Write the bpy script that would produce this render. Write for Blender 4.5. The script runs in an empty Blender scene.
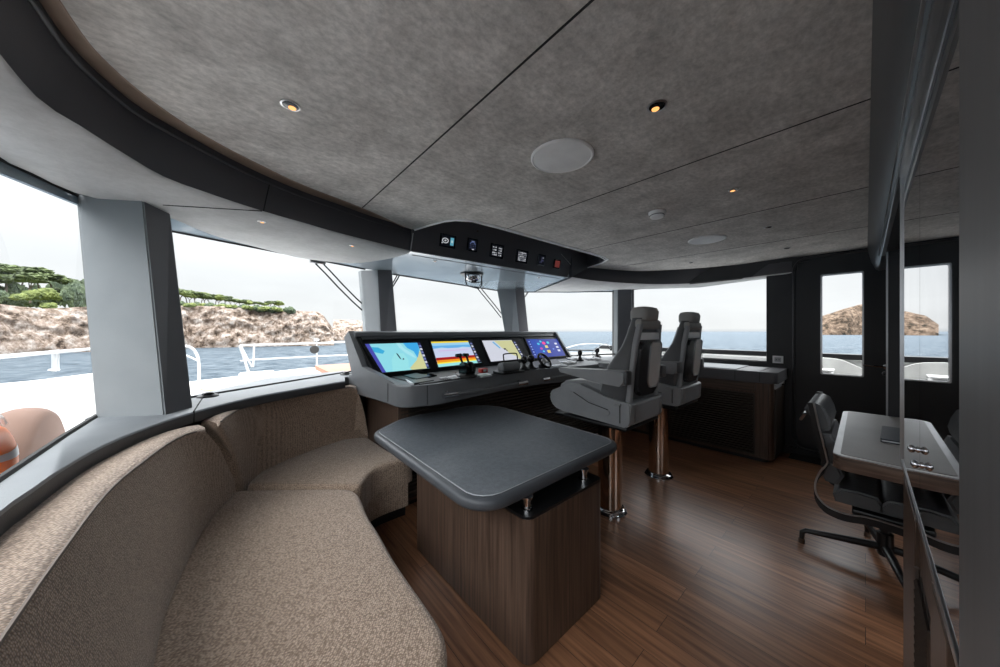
import bpy, bmesh, math, random
from mathutils import Vector, Matrix, Euler, noise
random.seed(7)
C = bpy.context.scene.collection
F, CX, CY, EYE, HC = 320., 500., 331.5, 1.37, 2.20
A = math.radians(48.8)
DX, DY, RX, RY = math.cos(A), math.sin(A), math.sin(A), -math.cos(A)
def ray(u, v):
    k = (u-CX)/F
    return Vector((DX+k*RX, DY+k*RY, (CY-v)/F))
def PZ(u, v, z):
    r = ray(u, v); t = (z-EYE)/r.z
    return Vector((r.x*t, r.y*t, z))
def PX(u, v, x):
    r = ray(u, v); t = x/r.x
    return Vector((x, r.y*t, EYE+r.z*t))
def PY(u, v, y):
    r = ray(u, v); t = y/r.y
    return Vector((r.x*t, y, EYE+r.z*t))
def PP(u, v, p, n):
    r = ray(u, v); e = Vector((0,0,EYE)); t = (p-e).dot(n)/r.dot(n)
    return e+r*t
def XY(pts, z): return [tuple(PZ(u, v, z)[:2]) for u, v in pts]
# ---------------------------------------------------------------- materials
def hexc(r, g, b):
    f = lambda c: (c/255/12.92) if c/255 <= .04045 else ((c/255+.055)/1.055)**2.4
    return (f(r), f(g), f(b), 1)
def mat(name, col, rough=.5, metal=0., col2=None, scale=8., stretch=(1,1,1), bump=0., bscale=None, spec=.5, detail=6., ramp=(.35,.65), coat=0., emit=None, estr=0., fine=None):
    m = bpy.data.materials.new(name); m.use_nodes = True
    N, L = m.node_tree.nodes, m.node_tree.links
    b = N['Principled BSDF']
    b.inputs['Roughness'].default_value = rough; b.inputs['Metallic'].default_value = metal
    b.inputs['Specular IOR Level'].default_value = spec; b.inputs['Coat Weight'].default_value = coat
    tc = N.new('ShaderNodeTexCoord'); mp = N.new('ShaderNodeMapping'); mp.inputs['Scale'].default_value = stretch
    L.new(tc.outputs['Object'], mp.inputs['Vector'])
    ns = N.new('ShaderNodeTexNoise'); ns.inputs['Scale'].default_value = scale; ns.inputs['Detail'].default_value = detail
    L.new(mp.outputs[0], ns.inputs['Vector'])
    rp = N.new('ShaderNodeValToRGB')
    c2 = col2 or tuple(min(1, c*1.12) for c in col[:3])+(1,)
    rp.color_ramp.elements[0].position = ramp[0]; rp.color_ramp.elements[1].position = ramp[1]
    rp.color_ramp.elements[0].color = tuple(col[:3])+(1,); rp.color_ramp.elements[1].color = tuple(c2[:3])+(1,)
    L.new(ns.outputs['Fac'], rp.inputs['Fac']); L.new(rp.outputs[0], b.inputs['Base Color'])
    if fine:
        n3 = N.new('ShaderNodeTexNoise'); n3.inputs['Scale'].default_value = fine[0]; n3.inputs['Detail'].default_value = 6; n3.inputs['Roughness'].default_value = .7
        m3 = N.new('ShaderNodeMapping'); m3.inputs['Scale'].default_value = fine[3] if len(fine) > 3 else (1,1,1); L.new(tc.outputs['Object'], m3.inputs['Vector']); L.new(m3.outputs[0], n3.inputs['Vector'])
        r3 = N.new('ShaderNodeMapRange'); r3.inputs['From Min'].default_value = .36; r3.inputs['From Max'].default_value = .64; r3.inputs['To Min'].default_value = fine[1]; r3.inputs['To Max'].default_value = fine[2]; L.new(n3.outputs['Fac'], r3.inputs['Value'])
        x3 = N.new('ShaderNodeMix'); x3.data_type = 'RGBA'; x3.blend_type = 'MULTIPLY'; x3.inputs['Factor'].default_value = 1
        L.new(rp.outputs[0], x3.inputs['A']); L.new(r3.outputs[0], x3.inputs['B']); L.new(x3.outputs['Result'], b.inputs['Base Color'])
    if bump:
        n2 = N.new('ShaderNodeTexNoise'); n2.inputs['Scale'].default_value = bscale or scale*4; n2.inputs['Detail'].default_value = 4
        L.new(mp.outputs[0], n2.inputs['Vector'])
        bp = N.new('ShaderNodeBump'); bp.inputs['Strength'].default_value = bump; bp.inputs['Distance'].default_value = .01
        L.new(n2.outputs['Fac'], bp.inputs['Height']); L.new(bp.outputs[0], b.inputs['Normal'])
    if emit:
        b.inputs['Emission Color'].default_value = tuple(emit[:3])+(1,); b.inputs['Emission Strength'].default_value = estr
    return m
M = {}
M['suede'] = mat('suede', (.45,.43,.41), .95, col2=(.72,.69,.66), scale=7, stretch=(1,1,1), bump=.25, bscale=60, spec=.15, detail=14, ramp=(.25,.75), fine=(30,.80,1.17,(1,1.4,1)))
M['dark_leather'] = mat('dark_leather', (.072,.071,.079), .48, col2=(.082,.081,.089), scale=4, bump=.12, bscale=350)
M['console_leather'] = mat('console_leather', (.16,.167,.178), .42, col2=(.18,.187,.198), scale=5, bump=.15, bscale=350)
M['sill_leather'] = mat('sill_leather', (.17,.185,.20), .42, col2=(.20,.215,.23), scale=6, bump=.12, bscale=320)
M['lip_leather'] = mat('lip_leather', (.05,.053,.058), .5, col2=(.06,.063,.068), scale=6, bump=.12, bscale=320)
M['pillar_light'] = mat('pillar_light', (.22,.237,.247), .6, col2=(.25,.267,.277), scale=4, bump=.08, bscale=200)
M['soffit'] = mat('soffit', (.46,.46,.458), .8, col2=(.53,.53,.528), scale=5, bump=.1, bscale=60, fine=(30,.93,1.06))
M['soffit_gloss'] = mat('soffit_gloss', (.27,.32,.36), .12, col2=(.29,.34,.38), scale=1, spec=.5, coat=.3)
M['seam'] = mat('seam', (.012,.012,.012), .8)
M['recess'] = mat('recess_wood', (.30,.22,.17), .5, col2=(.38,.28,.22), scale=5, stretch=(2,2,20))
M['black'] = mat('black_satin', (.008,.008,.009), .35)
M['blackgloss'] = mat('black_gloss', (.006,.006,.007), .06)
M['bezel'] = mat('bezel', (.008,.008,.009), .45, spec=.12)
M['rail'] = mat('rail_metal', (.40,.41,.42), .3)
M['rubber'] = mat('rubber', (.012,.012,.012), .7)
M['white'] = mat('white_gelcoat', (.58,.58,.575), .35, col2=(.64,.64,.635), scale=2)
M['whiteplastic'] = mat('white_plastic', (.88,.88,.88), .4)
M['grille_white'] = mat('speaker_cloth', (.88,.89,.90), .7, bump=.3, bscale=400)
M['chrome'] = mat('chrome', (.75,.75,.77), .08, 1.0)
M['steel'] = mat('brushed_steel', (.45,.45,.46), .3, 1.0)
M['mirror'] = mat('mirror_glass', (.55,.55,.57), .015, 1.0)
M['teak'] = mat('teak', (.30,.14,.085), .6, col2=(.36,.18,.11), scale=3, stretch=(8,1,1))
M['tan'] = mat('tan_cover', (.17,.098,.072), .8, col2=(.20,.118,.088), scale=3)
M['orange'] = mat('orange_buoy', (.60,.13,.008), .5)
M['reflect'] = mat('reflective_tape', (.3,.31,.32), .4)
M['chair_leather'] = mat('chair_leather', (.27,.278,.29), .34, col2=(.31,.318,.33), scale=6, bump=.15, bscale=300)
M['chair_dark'] = mat('chair_dark_leather', (.085,.087,.092), .34, col2=(.10,.102,.107), scale=6, bump=.15, bscale=300)
M['chair_shell'] = mat('chair_shell', (.035,.036,.04), .25, coat=.3)
M['headrest'] = mat('headrest_leather', (.34,.33,.315), .6, col2=(.38,.37,.355), scale=6, bump=.15, bscale=300)
M['pod'] = mat('pod_satin_metal', (.70,.68,.66), .4, .1)
M['chrome_reflect'] = mat('pedestal_chrome', (.62,.50,.42), .12, 1.0)  # chrome with brassy reflections tinted into its colour
M['table_top'] = mat('table_leather', (.115,.130,.150), .40, col2=(.155,.170,.190), scale=2.5, bump=.3, bscale=260, detail=10, fine=(40,.85,1.15))
M['table_edge'] = mat('table_edge_leather', (.06,.066,.075), .4, col2=(.07,.075,.085), scale=6, bump=.12, bscale=300)
M['stitch'] = mat('stitching', (.40,.41,.43), .8)
M['desk_leather'] = mat('desk_leather', (.22,.21,.195), .45, col2=(.25,.235,.225), scale=5, bump=.12, bscale=260)
M['desk_trim'] = mat('desk_trim', (.42,.42,.43), .35, .3)
M['notebook'] = mat('notebook_cover', (.018,.024,.036), .4)
M['lamp'] = mat('lamp_glow', (.3,.15,.05), .5, emit=(1,.42,.13), estr=1.1)
M['lamp_dim'] = mat('lamp_reflector', (.35,.18,.08), .25, .9)
M['pine_a'] = mat('pine_crown', (.028,.040,.020), .9, col2=(.095,.125,.045), scale=1.1, bump=.8, bscale=3)
M['pine_b'] = mat('shrub_crown', (.07,.095,.03), .9, col2=(.17,.20,.06), scale=1.5, bump=.8, bscale=3)
M['pine_c'] = mat('tree_crown', (.040,.060,.038), .9, col2=(.10,.13,.07), scale=1.5, bump=.8, bscale=3)
M['bark'] = mat('bark', (.10,.08,.065), .9)
M['grille_black'] = mat('louvre_black', (.034,.027,.022), .4)
M['panel_grey'] = mat('panel_grey', (.42,.43,.45), .4)
M['panel_white'] = mat('panel_white', (.85,.87,.9), .4)
def wood(name, c1, c2, axis, rough=.4, scale=1., coat=0., dens=26.):
    m = mat(name, c1, rough, col2=c2, scale=3.0*scale, detail=8, ramp=(.3,.7), coat=coat)
    N, L = m.node_tree.nodes, m.node_tree.links
    mp = [n for n in N if n.type == 'MAPPING'][0]
    s = [dens, dens, dens]; s[axis] = .9; mp.inputs['Scale'].default_value = s
    b = N['Principled BSDF']; bp = N.new('ShaderNodeBump'); bp.inputs['Strength'].default_value = .12; bp.inputs['Distance'].default_value = .004
    ns = [n for n in N if n.type == 'TEX_NOISE'][0]
    L.new(ns.outputs['Fac'], bp.inputs['Height']); L.new(bp.outputs[0], b.inputs['Normal'])
    return m
M['walnut'] = wood('walnut', (.040,.024,.017), (.125,.078,.056), 2, .35)
M['walnut_dark'] = wood('walnut_dark', (.018,.012,.009), (.05,.033,.025), 2, .4)
M['walnut_h'] = wood('walnut_horizontal', (.06,.036,.026), (.19,.125,.095), 0, .35)
M['walnut_y'] = wood('walnut_across', (.045,.028,.021), (.12,.078,.058), 1, .35)
M['walnut_desk'] = wood('walnut_desk_edge', (.07,.042,.03), (.22,.145,.11), 1, .35)
M['wall_dark'] = mat('wall_dark', (.015,.0155,.018), .42, col2=(.022,.022,.025), scale=3, bump=.05, bscale=200)
M['wall_gray'] = mat('bulkhead_panel', (.05,.05,.052), .35, col2=(.06,.06,.062), scale=3, stretch=(1,1,12))
def m_floor():
    m = bpy.data.materials.new('plank_floor'); m.use_nodes = True
    N, L = m.node_tree.nodes, m.node_tree.links; b = N['Principled BSDF']
    tc = N.new('ShaderNodeTexCoord'); mp = N.new('ShaderNodeMapping'); mp.inputs['Rotation'].default_value = (0,0,math.pi/2)
    L.new(tc.outputs['Object'], mp.inputs['Vector'])
    br = N.new('ShaderNodeTexBrick'); br.inputs['Scale'].default_value = 1; br.inputs['Mortar Size'].default_value = .0011
    br.inputs['Brick Width'].default_value = 1.7; br.inputs['Row Height'].default_value = .125; br.offset = .37
    br.inputs['Color1'].default_value = (0,0,0,1); br.inputs['Color2'].default_value = (1,1,1,1); br.inputs['Mortar'].default_value = (.5,.5,.5,1); br.inputs['Bias'].default_value = 0
    L.new(mp.outputs[0], br.inputs['Vector'])
    m2 = N.new('ShaderNodeMapping'); m2.inputs['Scale'].default_value = (30,1.6,1); L.new(tc.outputs['Object'], m2.inputs['Vector'])
    ad = N.new('ShaderNodeVectorMath'); ad.operation = 'ADD'
    sc = N.new('ShaderNodeVectorMath'); sc.operation = 'SCALE'; sc.inputs['Scale'].default_value = 13.
    L.new(br.outputs['Color'], sc.inputs[0]); L.new(m2.outputs[0], ad.inputs[0]); L.new(sc.outputs[0], ad.inputs[1])
    ns = N.new('ShaderNodeTexNoise'); ns.inputs['Scale'].default_value = 1.6; ns.inputs['Detail'].default_value = 9; ns.inputs['Distortion'].default_value = .4
    L.new(ad.outputs[0], ns.inputs['Vector'])
    rp = N.new('ShaderNodeValToRGB'); rp.color_ramp.elements[0].position = .28; rp.color_ramp.elements[1].position = .75
    rp.color_ramp.elements[0].color = (.13,.056,.029,1); rp.color_ramp.elements[1].color = (.43,.215,.118,1)
    L.new(ns.outputs['Fac'], rp.inputs['Fac'])
    hv = N.new('ShaderNodeMix'); hv.data_type = 'RGBA'; hv.blend_type = 'MULTIPLY'; hv.inputs['Factor'].default_value = 1
    r2 = N.new('ShaderNodeValToRGB'); r2.color_ramp.elements[0].color = (.72,.70,.68,1); r2.color_ramp.elements[1].color = (1.15,1.12,1.1,1)
    L.new(br.outputs['Color'], r2.inputs['Fac']); L.new(rp.outputs[0], hv.inputs['A']); L.new(r2.outputs[0], hv.inputs['B'])
    mx = N.new('ShaderNodeMix'); mx.data_type = 'RGBA'; mx.inputs['B'].default_value = (.02,.01,.007,1)
    L.new(br.outputs['Fac'], mx.inputs['Factor']); L.new(hv.outputs['Result'], mx.inputs['A']); L.new(mx.outputs['Result'], b.inputs['Base Color'])
    b.inputs['Roughness'].default_value = .31
    bp = N.new('ShaderNodeBump'); bp.inputs['Strength'].default_value = .15; bp.inputs['Distance'].default_value = .004
    L.new(ns.outputs['Fac'], bp.inputs['Height']); L.new(bp.outputs[0], b.inputs['Normal'])
    return m
M['floor'] = m_floor()
def m_fabric():
    m = bpy.data.materials.new('woven_fabric'); m.use_nodes = True
    N, L = m.node_tree.nodes, m.node_tree.links; b = N['Principled BSDF']
    tc = N.new('ShaderNodeTexCoord')
    mp = N.new('ShaderNodeMapping'); mp.inputs['Scale'].default_value = (1,1.6,1.6); mp.inputs['Rotation'].default_value = (0,0,.5)
    L.new(tc.outputs['Object'], mp.inputs['Vector'])
    vo = N.new('ShaderNodeTexVoronoi'); vo.inputs['Scale'].default_value = 130; vo.inputs['Randomness'].default_value = .55
    L.new(mp.outputs[0], vo.inputs['Vector'])
    rp = N.new('ShaderNodeValToRGB'); rp.color_ramp.elements[0].position = .1; rp.color_ramp.elements[1].position = .65
    rp.color_ramp.elements[0].color = (.62,.475,.37,1); rp.color_ramp.elements[1].color = (.20,.142,.104,1)
    L.new(vo.outputs['Distance'], rp.inputs['Fac'])
    n2 = N.new('ShaderNodeTexNoise'); n2.inputs['Scale'].default_value = 40; n2.inputs['Detail'].default_value = 5; L.new(tc.outputs['Object'], n2.inputs['Vector'])
    r2 = N.new('ShaderNodeValToRGB'); r2.color_ramp.elements[0].position = .35; r2.color_ramp.elements[1].position = .65
    r2.color_ramp.elements[0].color = (.93,.92,.91,1); r2.color_ramp.elements[1].color = (1.06,1.06,1.06,1)
    L.new(n2.outputs['Fac'], r2.inputs['Fac'])
    mx = N.new('ShaderNodeMix'); mx.data_type = 'RGBA'; mx.blend_type = 'MULTIPLY'; mx.inputs['Factor'].default_value = 1
    L.new(rp.outputs[0], mx.inputs['A']); L.new(r2.outputs[0], mx.inputs['B']); L.new(mx.outputs['Result'], b.inputs['Base Color'])
    b.inputs['Roughness'].default_value = .85; b.inputs['Sheen Weight'].default_value = .3; b.inputs['Specular IOR Level'].default_value = .2
    bp = N.new('ShaderNodeBump'); bp.invert = True; bp.inputs['Strength'].default_value = .7; bp.inputs['Distance'].default_value = .003
    L.new(vo.outputs['Distance'], bp.inputs['Height']); L.new(bp.outputs[0], b.inputs['Normal'])
    return m
M['fabric'] = m_fabric()
M['piping'] = mat('piping_fabric', (.17,.14,.12), .85)
def m_glass():
    m = bpy.data.materials.new('window_glass'); m.use_nodes = True
    N, L = m.node_tree.nodes, m.node_tree.links
    N.remove(N['Principled BSDF']); o = N['Material Output']
    t = N.new('ShaderNodeBsdfTransparent'); t.inputs[0].default_value = (.97,.985,.98,1)
    g = N.new('ShaderNodeBsdfGlossy'); g.inputs['Roughness'].default_value = .01
    ge = N.new('ShaderNodeNewGeometry'); dt = N.new('ShaderNodeVectorMath'); dt.operation = 'DOT_PRODUCT'
    L.new(ge.outputs['Normal'], dt.inputs[0]); L.new(ge.outputs['Incoming'], dt.inputs[1])
    def mth(op, a, b=0.):
        n = N.new('ShaderNodeMath'); n.operation = op
        for i, q in enumerate((a, b)):
            if isinstance(q, (int, float)): n.inputs[i].default_value = q
            else: L.new(q, n.inputs[i])
        return n.outputs[0]
    fr = mth('ADD', mth('MULTIPLY', mth('POWER', mth('SUBTRACT', 1., mth('ABSOLUTE', dt.outputs['Value'])), 5.), .22), .02)
    mx = N.new('ShaderNodeMixShader'); L.new(fr, mx.inputs[0]); L.new(t.outputs[0], mx.inputs[1]); L.new(g.outputs[0], mx.inputs[2])
    L.new(mx.outputs[0], o.inputs['Surface'])
    return m
M['glass'] = m_glass()
def m_rock(name, cols, sc):
    m = bpy.data.materials.new(name); m.use_nodes = True
    N, L = m.node_tree.nodes, m.node_tree.links; b = N['Principled BSDF']; b.inputs['Roughness'].default_value = .95; b.inputs['Specular IOR Level'].default_value = .1
    tc = N.new('ShaderNodeTexCoord'); ns = N.new('ShaderNodeTexNoise'); ns.inputs['Scale'].default_value = sc; ns.inputs['Detail'].default_value = 12; ns.inputs['Roughness'].default_value = .75
    L.new(tc.outputs['Object'], ns.inputs['Vector'])
    rp = N.new('ShaderNodeValToRGB'); e = rp.color_ramp.elements
    e[0].position = .40; e[0].color = cols[0]; e[1].position = .60; e[1].color = cols[3]
    x = e.new(.455); x.color = cols[1]; x = e.new(.52); x.color = cols[2]
    L.new(ns.outputs['Fac'], rp.inputs['Fac'])
    L.new(rp.outputs[0], b.inputs['Base Color'])
    bp = N.new('ShaderNodeBump'); bp.inputs['Strength'].default_value = 1; bp.inputs['Distance'].default_value = .9
    L.new(ns.outputs['Fac'], bp.inputs['Height']); L.new(bp.outputs[0], b.inputs['Normal'])
    return m
M['rock'] = m_rock('cliff_rock', [(.05,.036,.028,1),(.17,.128,.10,1),(.27,.215,.18,1),(.43,.385,.35,1)], .40)
M['islet'] = m_rock('islet_rock', [(.02,.017,.012,1),(.07,.05,.035,1),(.13,.09,.065,1),(.20,.15,.11,1)], .13)
M['scrub'] = m_rock('scrub_ground', [(.05,.07,.02,1),(.13,.16,.05,1),(.20,.22,.08,1),(.42,.33,.24,1)], .25)
def m_sea():
    m = bpy.data.materials.new('sea_water'); m.use_nodes = True
    N, L = m.node_tree.nodes, m.node_tree.links; b = N['Principled BSDF']
    b.inputs['Base Color'].default_value = (.055,.12,.17,1); b.inputs['Specular IOR Level'].default_value = .10; b.inputs['Roughness'].default_value = .45; b.inputs['IOR'].default_value = 1.33
    tc = N.new('ShaderNodeTexCoord')
    n1 = N.new('ShaderNodeTexNoise'); n1.inputs['Scale'].default_value = .45; n1.inputs['Detail'].default_value = 8; n1.inputs['Roughness'].default_value = .65
    L.new(tc.outputs['Object'], n1.inputs['Vector'])
    bp = N.new('ShaderNodeBump'); bp.inputs['Strength'].default_value = 1.; bp.inputs['Distance'].default_value = 1.2
    L.new(n1.outputs['Fac'], bp.inputs['Height']); L.new(bp.outputs[0], b.inputs['Normal'])
    rp = N.new('ShaderNodeValToRGB'); rp.color_ramp.elements[0].position = .35; rp.color_ramp.elements[1].position = .68
    rp.color_ramp.elements[0].color = (.014,.030,.048,1); rp.color_ramp.elements[1].color = (.125,.155,.18,1)
    L.new(n1.outputs['Fac'], rp.inputs['Fac']); L.new(rp.outputs[0], b.inputs['Base Color'])
    return m
M['sea'] = m_sea()
EM = {}
def em(c, s=1.0):
    k = (c, s)
    if k not in EM:
        m = bpy.data.materials.new('display_colour'); m.use_nodes = True
        b = m.node_tree.nodes['Principled BSDF']; col = hexc(*c)
        b.inputs['Base Color'].default_value = (.01,.01,.01,1); b.inputs['Roughness'].default_value = .4; b.inputs['Specular IOR Level'].default_value = .08
        b.inputs['Emission Color'].default_value = col; b.inputs['Emission Strength'].default_value = s
        EM[k] = m
    return EM[k]
# ---------------------------------------------------------------- mesh helpers
LOCAL = [False]     # True while a thing is modelled in its own coordinates
def wm(o):
    m = Matrix.Translation(o.location) @ Euler(o.rotation_euler).to_matrix().to_4x4()
    return wm(o.parent) @ o.matrix_parent_inverse @ m if o.parent else m
def link(name, bm, m, parent=None, smooth=False, ang=40):
    me = bpy.data.meshes.new(name)
    bmesh.ops.recalc_face_normals(bm, faces=bm.faces)
    if smooth:
        for f in bm.faces: f.smooth = True
        for e in bm.edges:
            if len(e.link_faces) == 2 and e.calc_face_angle(0) > math.radians(ang): e.smooth = False
    bm.to_mesh(me); bm.free()
    for x in (m if isinstance(m, (list, tuple)) else [m]): me.materials.append(x)
    o = bpy.data.objects.new(name, me); C.objects.link(o)
    if parent:
        o.parent = parent
        if not LOCAL[0]: o.matrix_parent_inverse = wm(parent).inverted()
    return o
def thing(name, label, cat, loc=(0,0,0), rz=0, group=None):
    o = bpy.data.objects.new(name, None); C.objects.link(o); o.empty_display_size = .1
    o.location = loc; o.rotation_euler = (0,0,rz)
    o['label'] = label; o['category'] = cat
    if group: o['group'] = group
    return o
def tag(o, label, cat, group=None):
    o['label'] = label; o['category'] = cat
    if group: o['group'] = group
    return o
def st(name, bm, m, parent=None, smooth=False, ang=40, label=None):
    o = link(name, bm, m, parent, smooth, ang)
    if not parent:
        o['kind'] = 'structure'
        if label: o['label'] = label
    return o
def NB(): return bmesh.new()
def box(bm, c, s, rot=None, bev=0, seg=2, mi=0):
    r = bmesh.ops.create_cube(bm, size=1); vs = r['verts']
    mt = Matrix.Translation(c) @ (rot.to_4x4() if rot else Matrix()) @ Matrix.Diagonal((s[0],s[1],s[2],1))
    bmesh.ops.transform(bm, matrix=mt, verts=vs)
    fs = list({f for v in vs for f in v.link_faces})
    for f in fs: f.material_index = mi
    if bev:
        es = list({e for v in vs for e in v.link_edges})
        bmesh.ops.bevel(bm, geom=es, offset=bev, segments=seg, affect='EDGES', profile=.5)
    return bm
def prism(bm, pts, z0, z1, bev=0, seg=2, mi=0, only=None):
    """pts: 2-D outline; z0/z1 floats"""
    vb = [bm.verts.new((p[0],p[1],z0)) for p in pts]; vt = [bm.verts.new((p[0],p[1],z1)) for p in pts]
    n = len(pts); fs = [bm.faces.new(vb[::-1]), bm.faces.new(vt)]
    for i in range(n): fs.append(bm.faces.new((vb[i], vb[(i+1)%n], vt[(i+1)%n], vt[i])))
    for f in fs: f.material_index = mi
    if bev:
        es = [e for e in fs[1].edges]
        if only != 'top': es += [e for e in fs[0].edges]
        bmesh.ops.bevel(bm, geom=es, offset=bev, segments=seg, affect='EDGES', profile=.5)
    return bm
def slab3(bm, pts, off, mi=0, bev=0, seg=2):
    """3-D planar outline pushed along vector off"""
    off = Vector(off)
    a = [bm.verts.new(Vector(p)) for p in pts]; b = [bm.verts.new(Vector(p)+off) for p in pts]
    n = len(pts); fs = [bm.faces.new(a[::-1]), bm.faces.new(b)]
    for i in range(n): fs.append(bm.faces.new((a[i], a[(i+1)%n], b[(i+1)%n], b[i])))
    for f in fs: f.material_index = mi
    if bev: bmesh.ops.bevel(bm, geom=list(fs[1].edges)+list(fs[0].edges), offset=bev, segments=seg, affect='EDGES')
    return bm
def loft(bm, rows, closed=False, caps=False, mi=0):
    vs = [[bm.verts.new(Vector(p)) for p in r] for r in rows]
    n = len(rows[0])
    for i in range(len(rows)-1):
        for j in range(n if closed else n-1):
            k = (j+1) % n
            f = bm.faces.new((vs[i][j], vs[i][k], vs[i+1][k], vs[i+1][j])); f.material_index = mi
    if caps:
        for r in (vs[0], vs[-1]):
            f = bm.faces.new(r); f.material_index = mi
    return bm
def tube(bm, pts, r, n=10, mi=0):
    pts = [Vector(p) for p in pts]; rows = []
    t0 = (pts[1]-pts[0]).normalized(); up = Vector((0,0,1)) if abs(t0.z) < .9 else Vector((1,0,0))
    s = t0.cross(up).normalized()
    for i, p in enumerate(pts):
        t = (pts[min(i+1,len(pts)-1)]-pts[max(i-1,0)]).normalized()
        s = (s - t*s.dot(t)).normalized(); u = s.cross(t)
        rr = r[i] if isinstance(r, (list,tuple)) else r
        rows.append([p+(s*math.cos(2*math.pi*k/n)+u*math.sin(2*math.pi*k/n))*rr for k in range(n)])
    return loft(bm, rows, True, True, mi)
def lathe(bm, prof, c=(0,0,0), n=24, rot=None, mi=0):
    rows = []
    R = rot.to_3x3() if rot else Matrix.Identity(3); c = Vector(c)
    for r, z in prof:
        rows.append([c+R@Vector((max(r,1e-4)*math.cos(2*math.pi*k/n), max(r,1e-4)*math.sin(2*math.pi*k/n), z)) for k in range(n)])
    return loft(bm, rows, True, True, mi)
def cr(pts, n=8):
    """Catmull-Rom resample"""
    P = [Vector(p) for p in pts]; P = [P[0]*2-P[1]]+P+[P[-1]*2-P[-2]]; out = []
    for i in range(1, len(P)-2):
        for k in range(n):
            t = k/n; a,b,c,d = P[i-1],P[i],P[i+1],P[i+2]
            out.append(.5*((2*b)+(c-a)*t+(2*a-5*b+4*c-d)*t*t+(-a+3*b-3*c+d)*t**3))
    out.append(P[-2]); return out
def resamp(pts, n):
    P = [Vector(p) for p in pts]; L = [0]
    for i in range(1,len(P)): L.append(L[-1]+(P[i]-P[i-1]).length)
    out = []
    for k in range(n):
        s = L[-1]*k/(n-1); i = 1
        while i < len(L)-1 and L[i] < s: i += 1
        t = (s-L[i-1])/max(L[i]-L[i-1],1e-9); out.append(P[i-1].lerp(P[i], min(1,max(0,t))))
    return out
def rrect(x0, y0, x1, y1, r, n=6):
    rs = r if isinstance(r, (list,tuple)) else [r]*4; o = []
    for (cx, cy, a0), q in zip(((x1,y1,0),(x0,y1,90),(x0,y0,180),(x1,y0,270)), rs):
        ccx = cx-q if cx == x1 else cx+q; ccy = cy-q if cy == y1 else cy+q
        for k in range(n+1):
            a = math.radians(a0+90*k/n); o.append((ccx+q*math.cos(a), ccy+q*math.sin(a)))
    return o
def roundpoly(pts, rad, n=5):
    o = []; N = len(pts)
    for i in range(N):
        p = Vector(pts[i][:2]); a = Vector(pts[i-1][:2]); b = Vector(pts[(i+1)%N][:2])
        r = rad[i] if isinstance(rad,(list,tuple)) else rad
        if r <= 0: o.append(tuple(p)); continue
        u = (a-p).normalized(); v = (b-p).normalized(); th = u.angle(v)/2; d = min(r/math.tan(th), (a-p).length*.49, (b-p).length*.49)
        rr = d*math.tan(th); cen = p+(u+v).normalized()*math.hypot(d, rr)
        a0 = (p+u*d)-cen; a1 = (p+v*d)-cen; an = a0.angle_signed(a1)
        for k in range(n+1):
            q = cen+Matrix.Rotation(-an*k/n, 2)@a0; o.append(tuple(q))
    return o
def smooth_closed(pts, n, it=2):
    P = resamp([(p[0],p[1],0) for p in pts]+[(pts[0][0],pts[0][1],0)], n+1)[:-1]
    for _ in range(it): P = [(P[i-1]+P[i]*2+P[(i+1)%n])/4 for i in range(n)]
    return P
def rprism(bm, pts, z0, z1, r, seg=5, both=False, n=140, it=2, crown=0.):
    P = smooth_closed(pts, n, it)
    area = sum(P[i-1].x*P[i].y-P[i].x*P[i-1].y for i in range(n)); sg = 1 if area > 0 else -1
    nr = []
    for i in range(n):
        t = (P[(i+1)%n]-P[i-1]).normalized(); nr.append(Vector((-t.y,t.x,0))*sg)
    rows = []
    def row(d, z): rows.append([(p.x+q.x*d, p.y+q.y*d, z) for p, q in zip(P, nr)])
    if both:
        for k in range(seg): a = math.pi/2*(1-k/seg); row(r*(1-math.cos(a)), z0+r-r*math.sin(a))
    row(0, z0+r if both else z0)
    for k in range(1, seg+1): a = math.pi/2*k/seg; row(r*(1-math.cos(a)), z1-r+r*math.sin(a)) if k else None
    if not both: rows.insert(1, [(p.x,p.y,z1-r) for p in P])
    loft(bm, rows, True, True)
    bmesh.ops.triangulate(bm, faces=[f for f in bm.faces if len(f.verts) > 4])
    return bm
def copy_tree(o, parent=None):
    c = o.copy(); C.objects.link(c); c.parent = parent
    for ch in list(o.children): copy_tree(ch, c)
    return c
# ================================================================ SETTING
# glass lines (plan) at sill level z=.97 and window head z=2.03
ZS, ZT, ZF = .97, 2.03, 2.03
# --- floor
bm = NB(); prism(bm, [(-1,-1.6),(4.86,-1.6),(4.86,2.7),(3.6,3.75),(1.2,3.5),(-.1,2.75),(-.5,2.4),(-1,1)], -.06, 0)
st('floor', bm, M['floor'])
# --- ceiling headliner outline with the notch of the overhead instrument bay
edge_px = [(68,15),(110,66),(160,107),(205,136),(250,160),(305,186),(362,208),(404,227)]
left = [PZ(u,v,HC) for u,v in edge_px]
left = [Vector((-.33,-.6,HC)), Vector((-.34,.4,HC)), Vector((-.335,.9,HC))] + left
left = cr([tuple(p) for p in left], 5)
notch = [PZ(u,v,HC) for u,v in [(414,230),(430,225),(445,221),(458,219.5),(475,220.5),(500,227),(530,235.5),(560,244),(590,252.5),(603,256.5),(608,259.5),(602,263),(588,267.5)]]
right = [PZ(u,v,HC) for u,v in [(600,268.5),(625,270.5),(650,271),(700,268),(735,265),(764,261),(792,257)]]
right = cr([tuple(p) for p in right], 4)
outline = left + notch + right
outline = [(p.x, p.y) for p in outline] + [(4.84,.5),(4.84,-.012),(.2,-.012),(.2,-.6)]
bm = NB()
vs = [bm.verts.new((x,y,HC)) for x,y in outline]; f = bm.faces.new(vs)
r = bmesh.ops.extrude_face_region(bm, geom=[f]); bmesh.ops.translate(bm, vec=(0,0,.03), verts=[v for v in r['geom'] if isinstance(v, bmesh.types.BMVert)])
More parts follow.
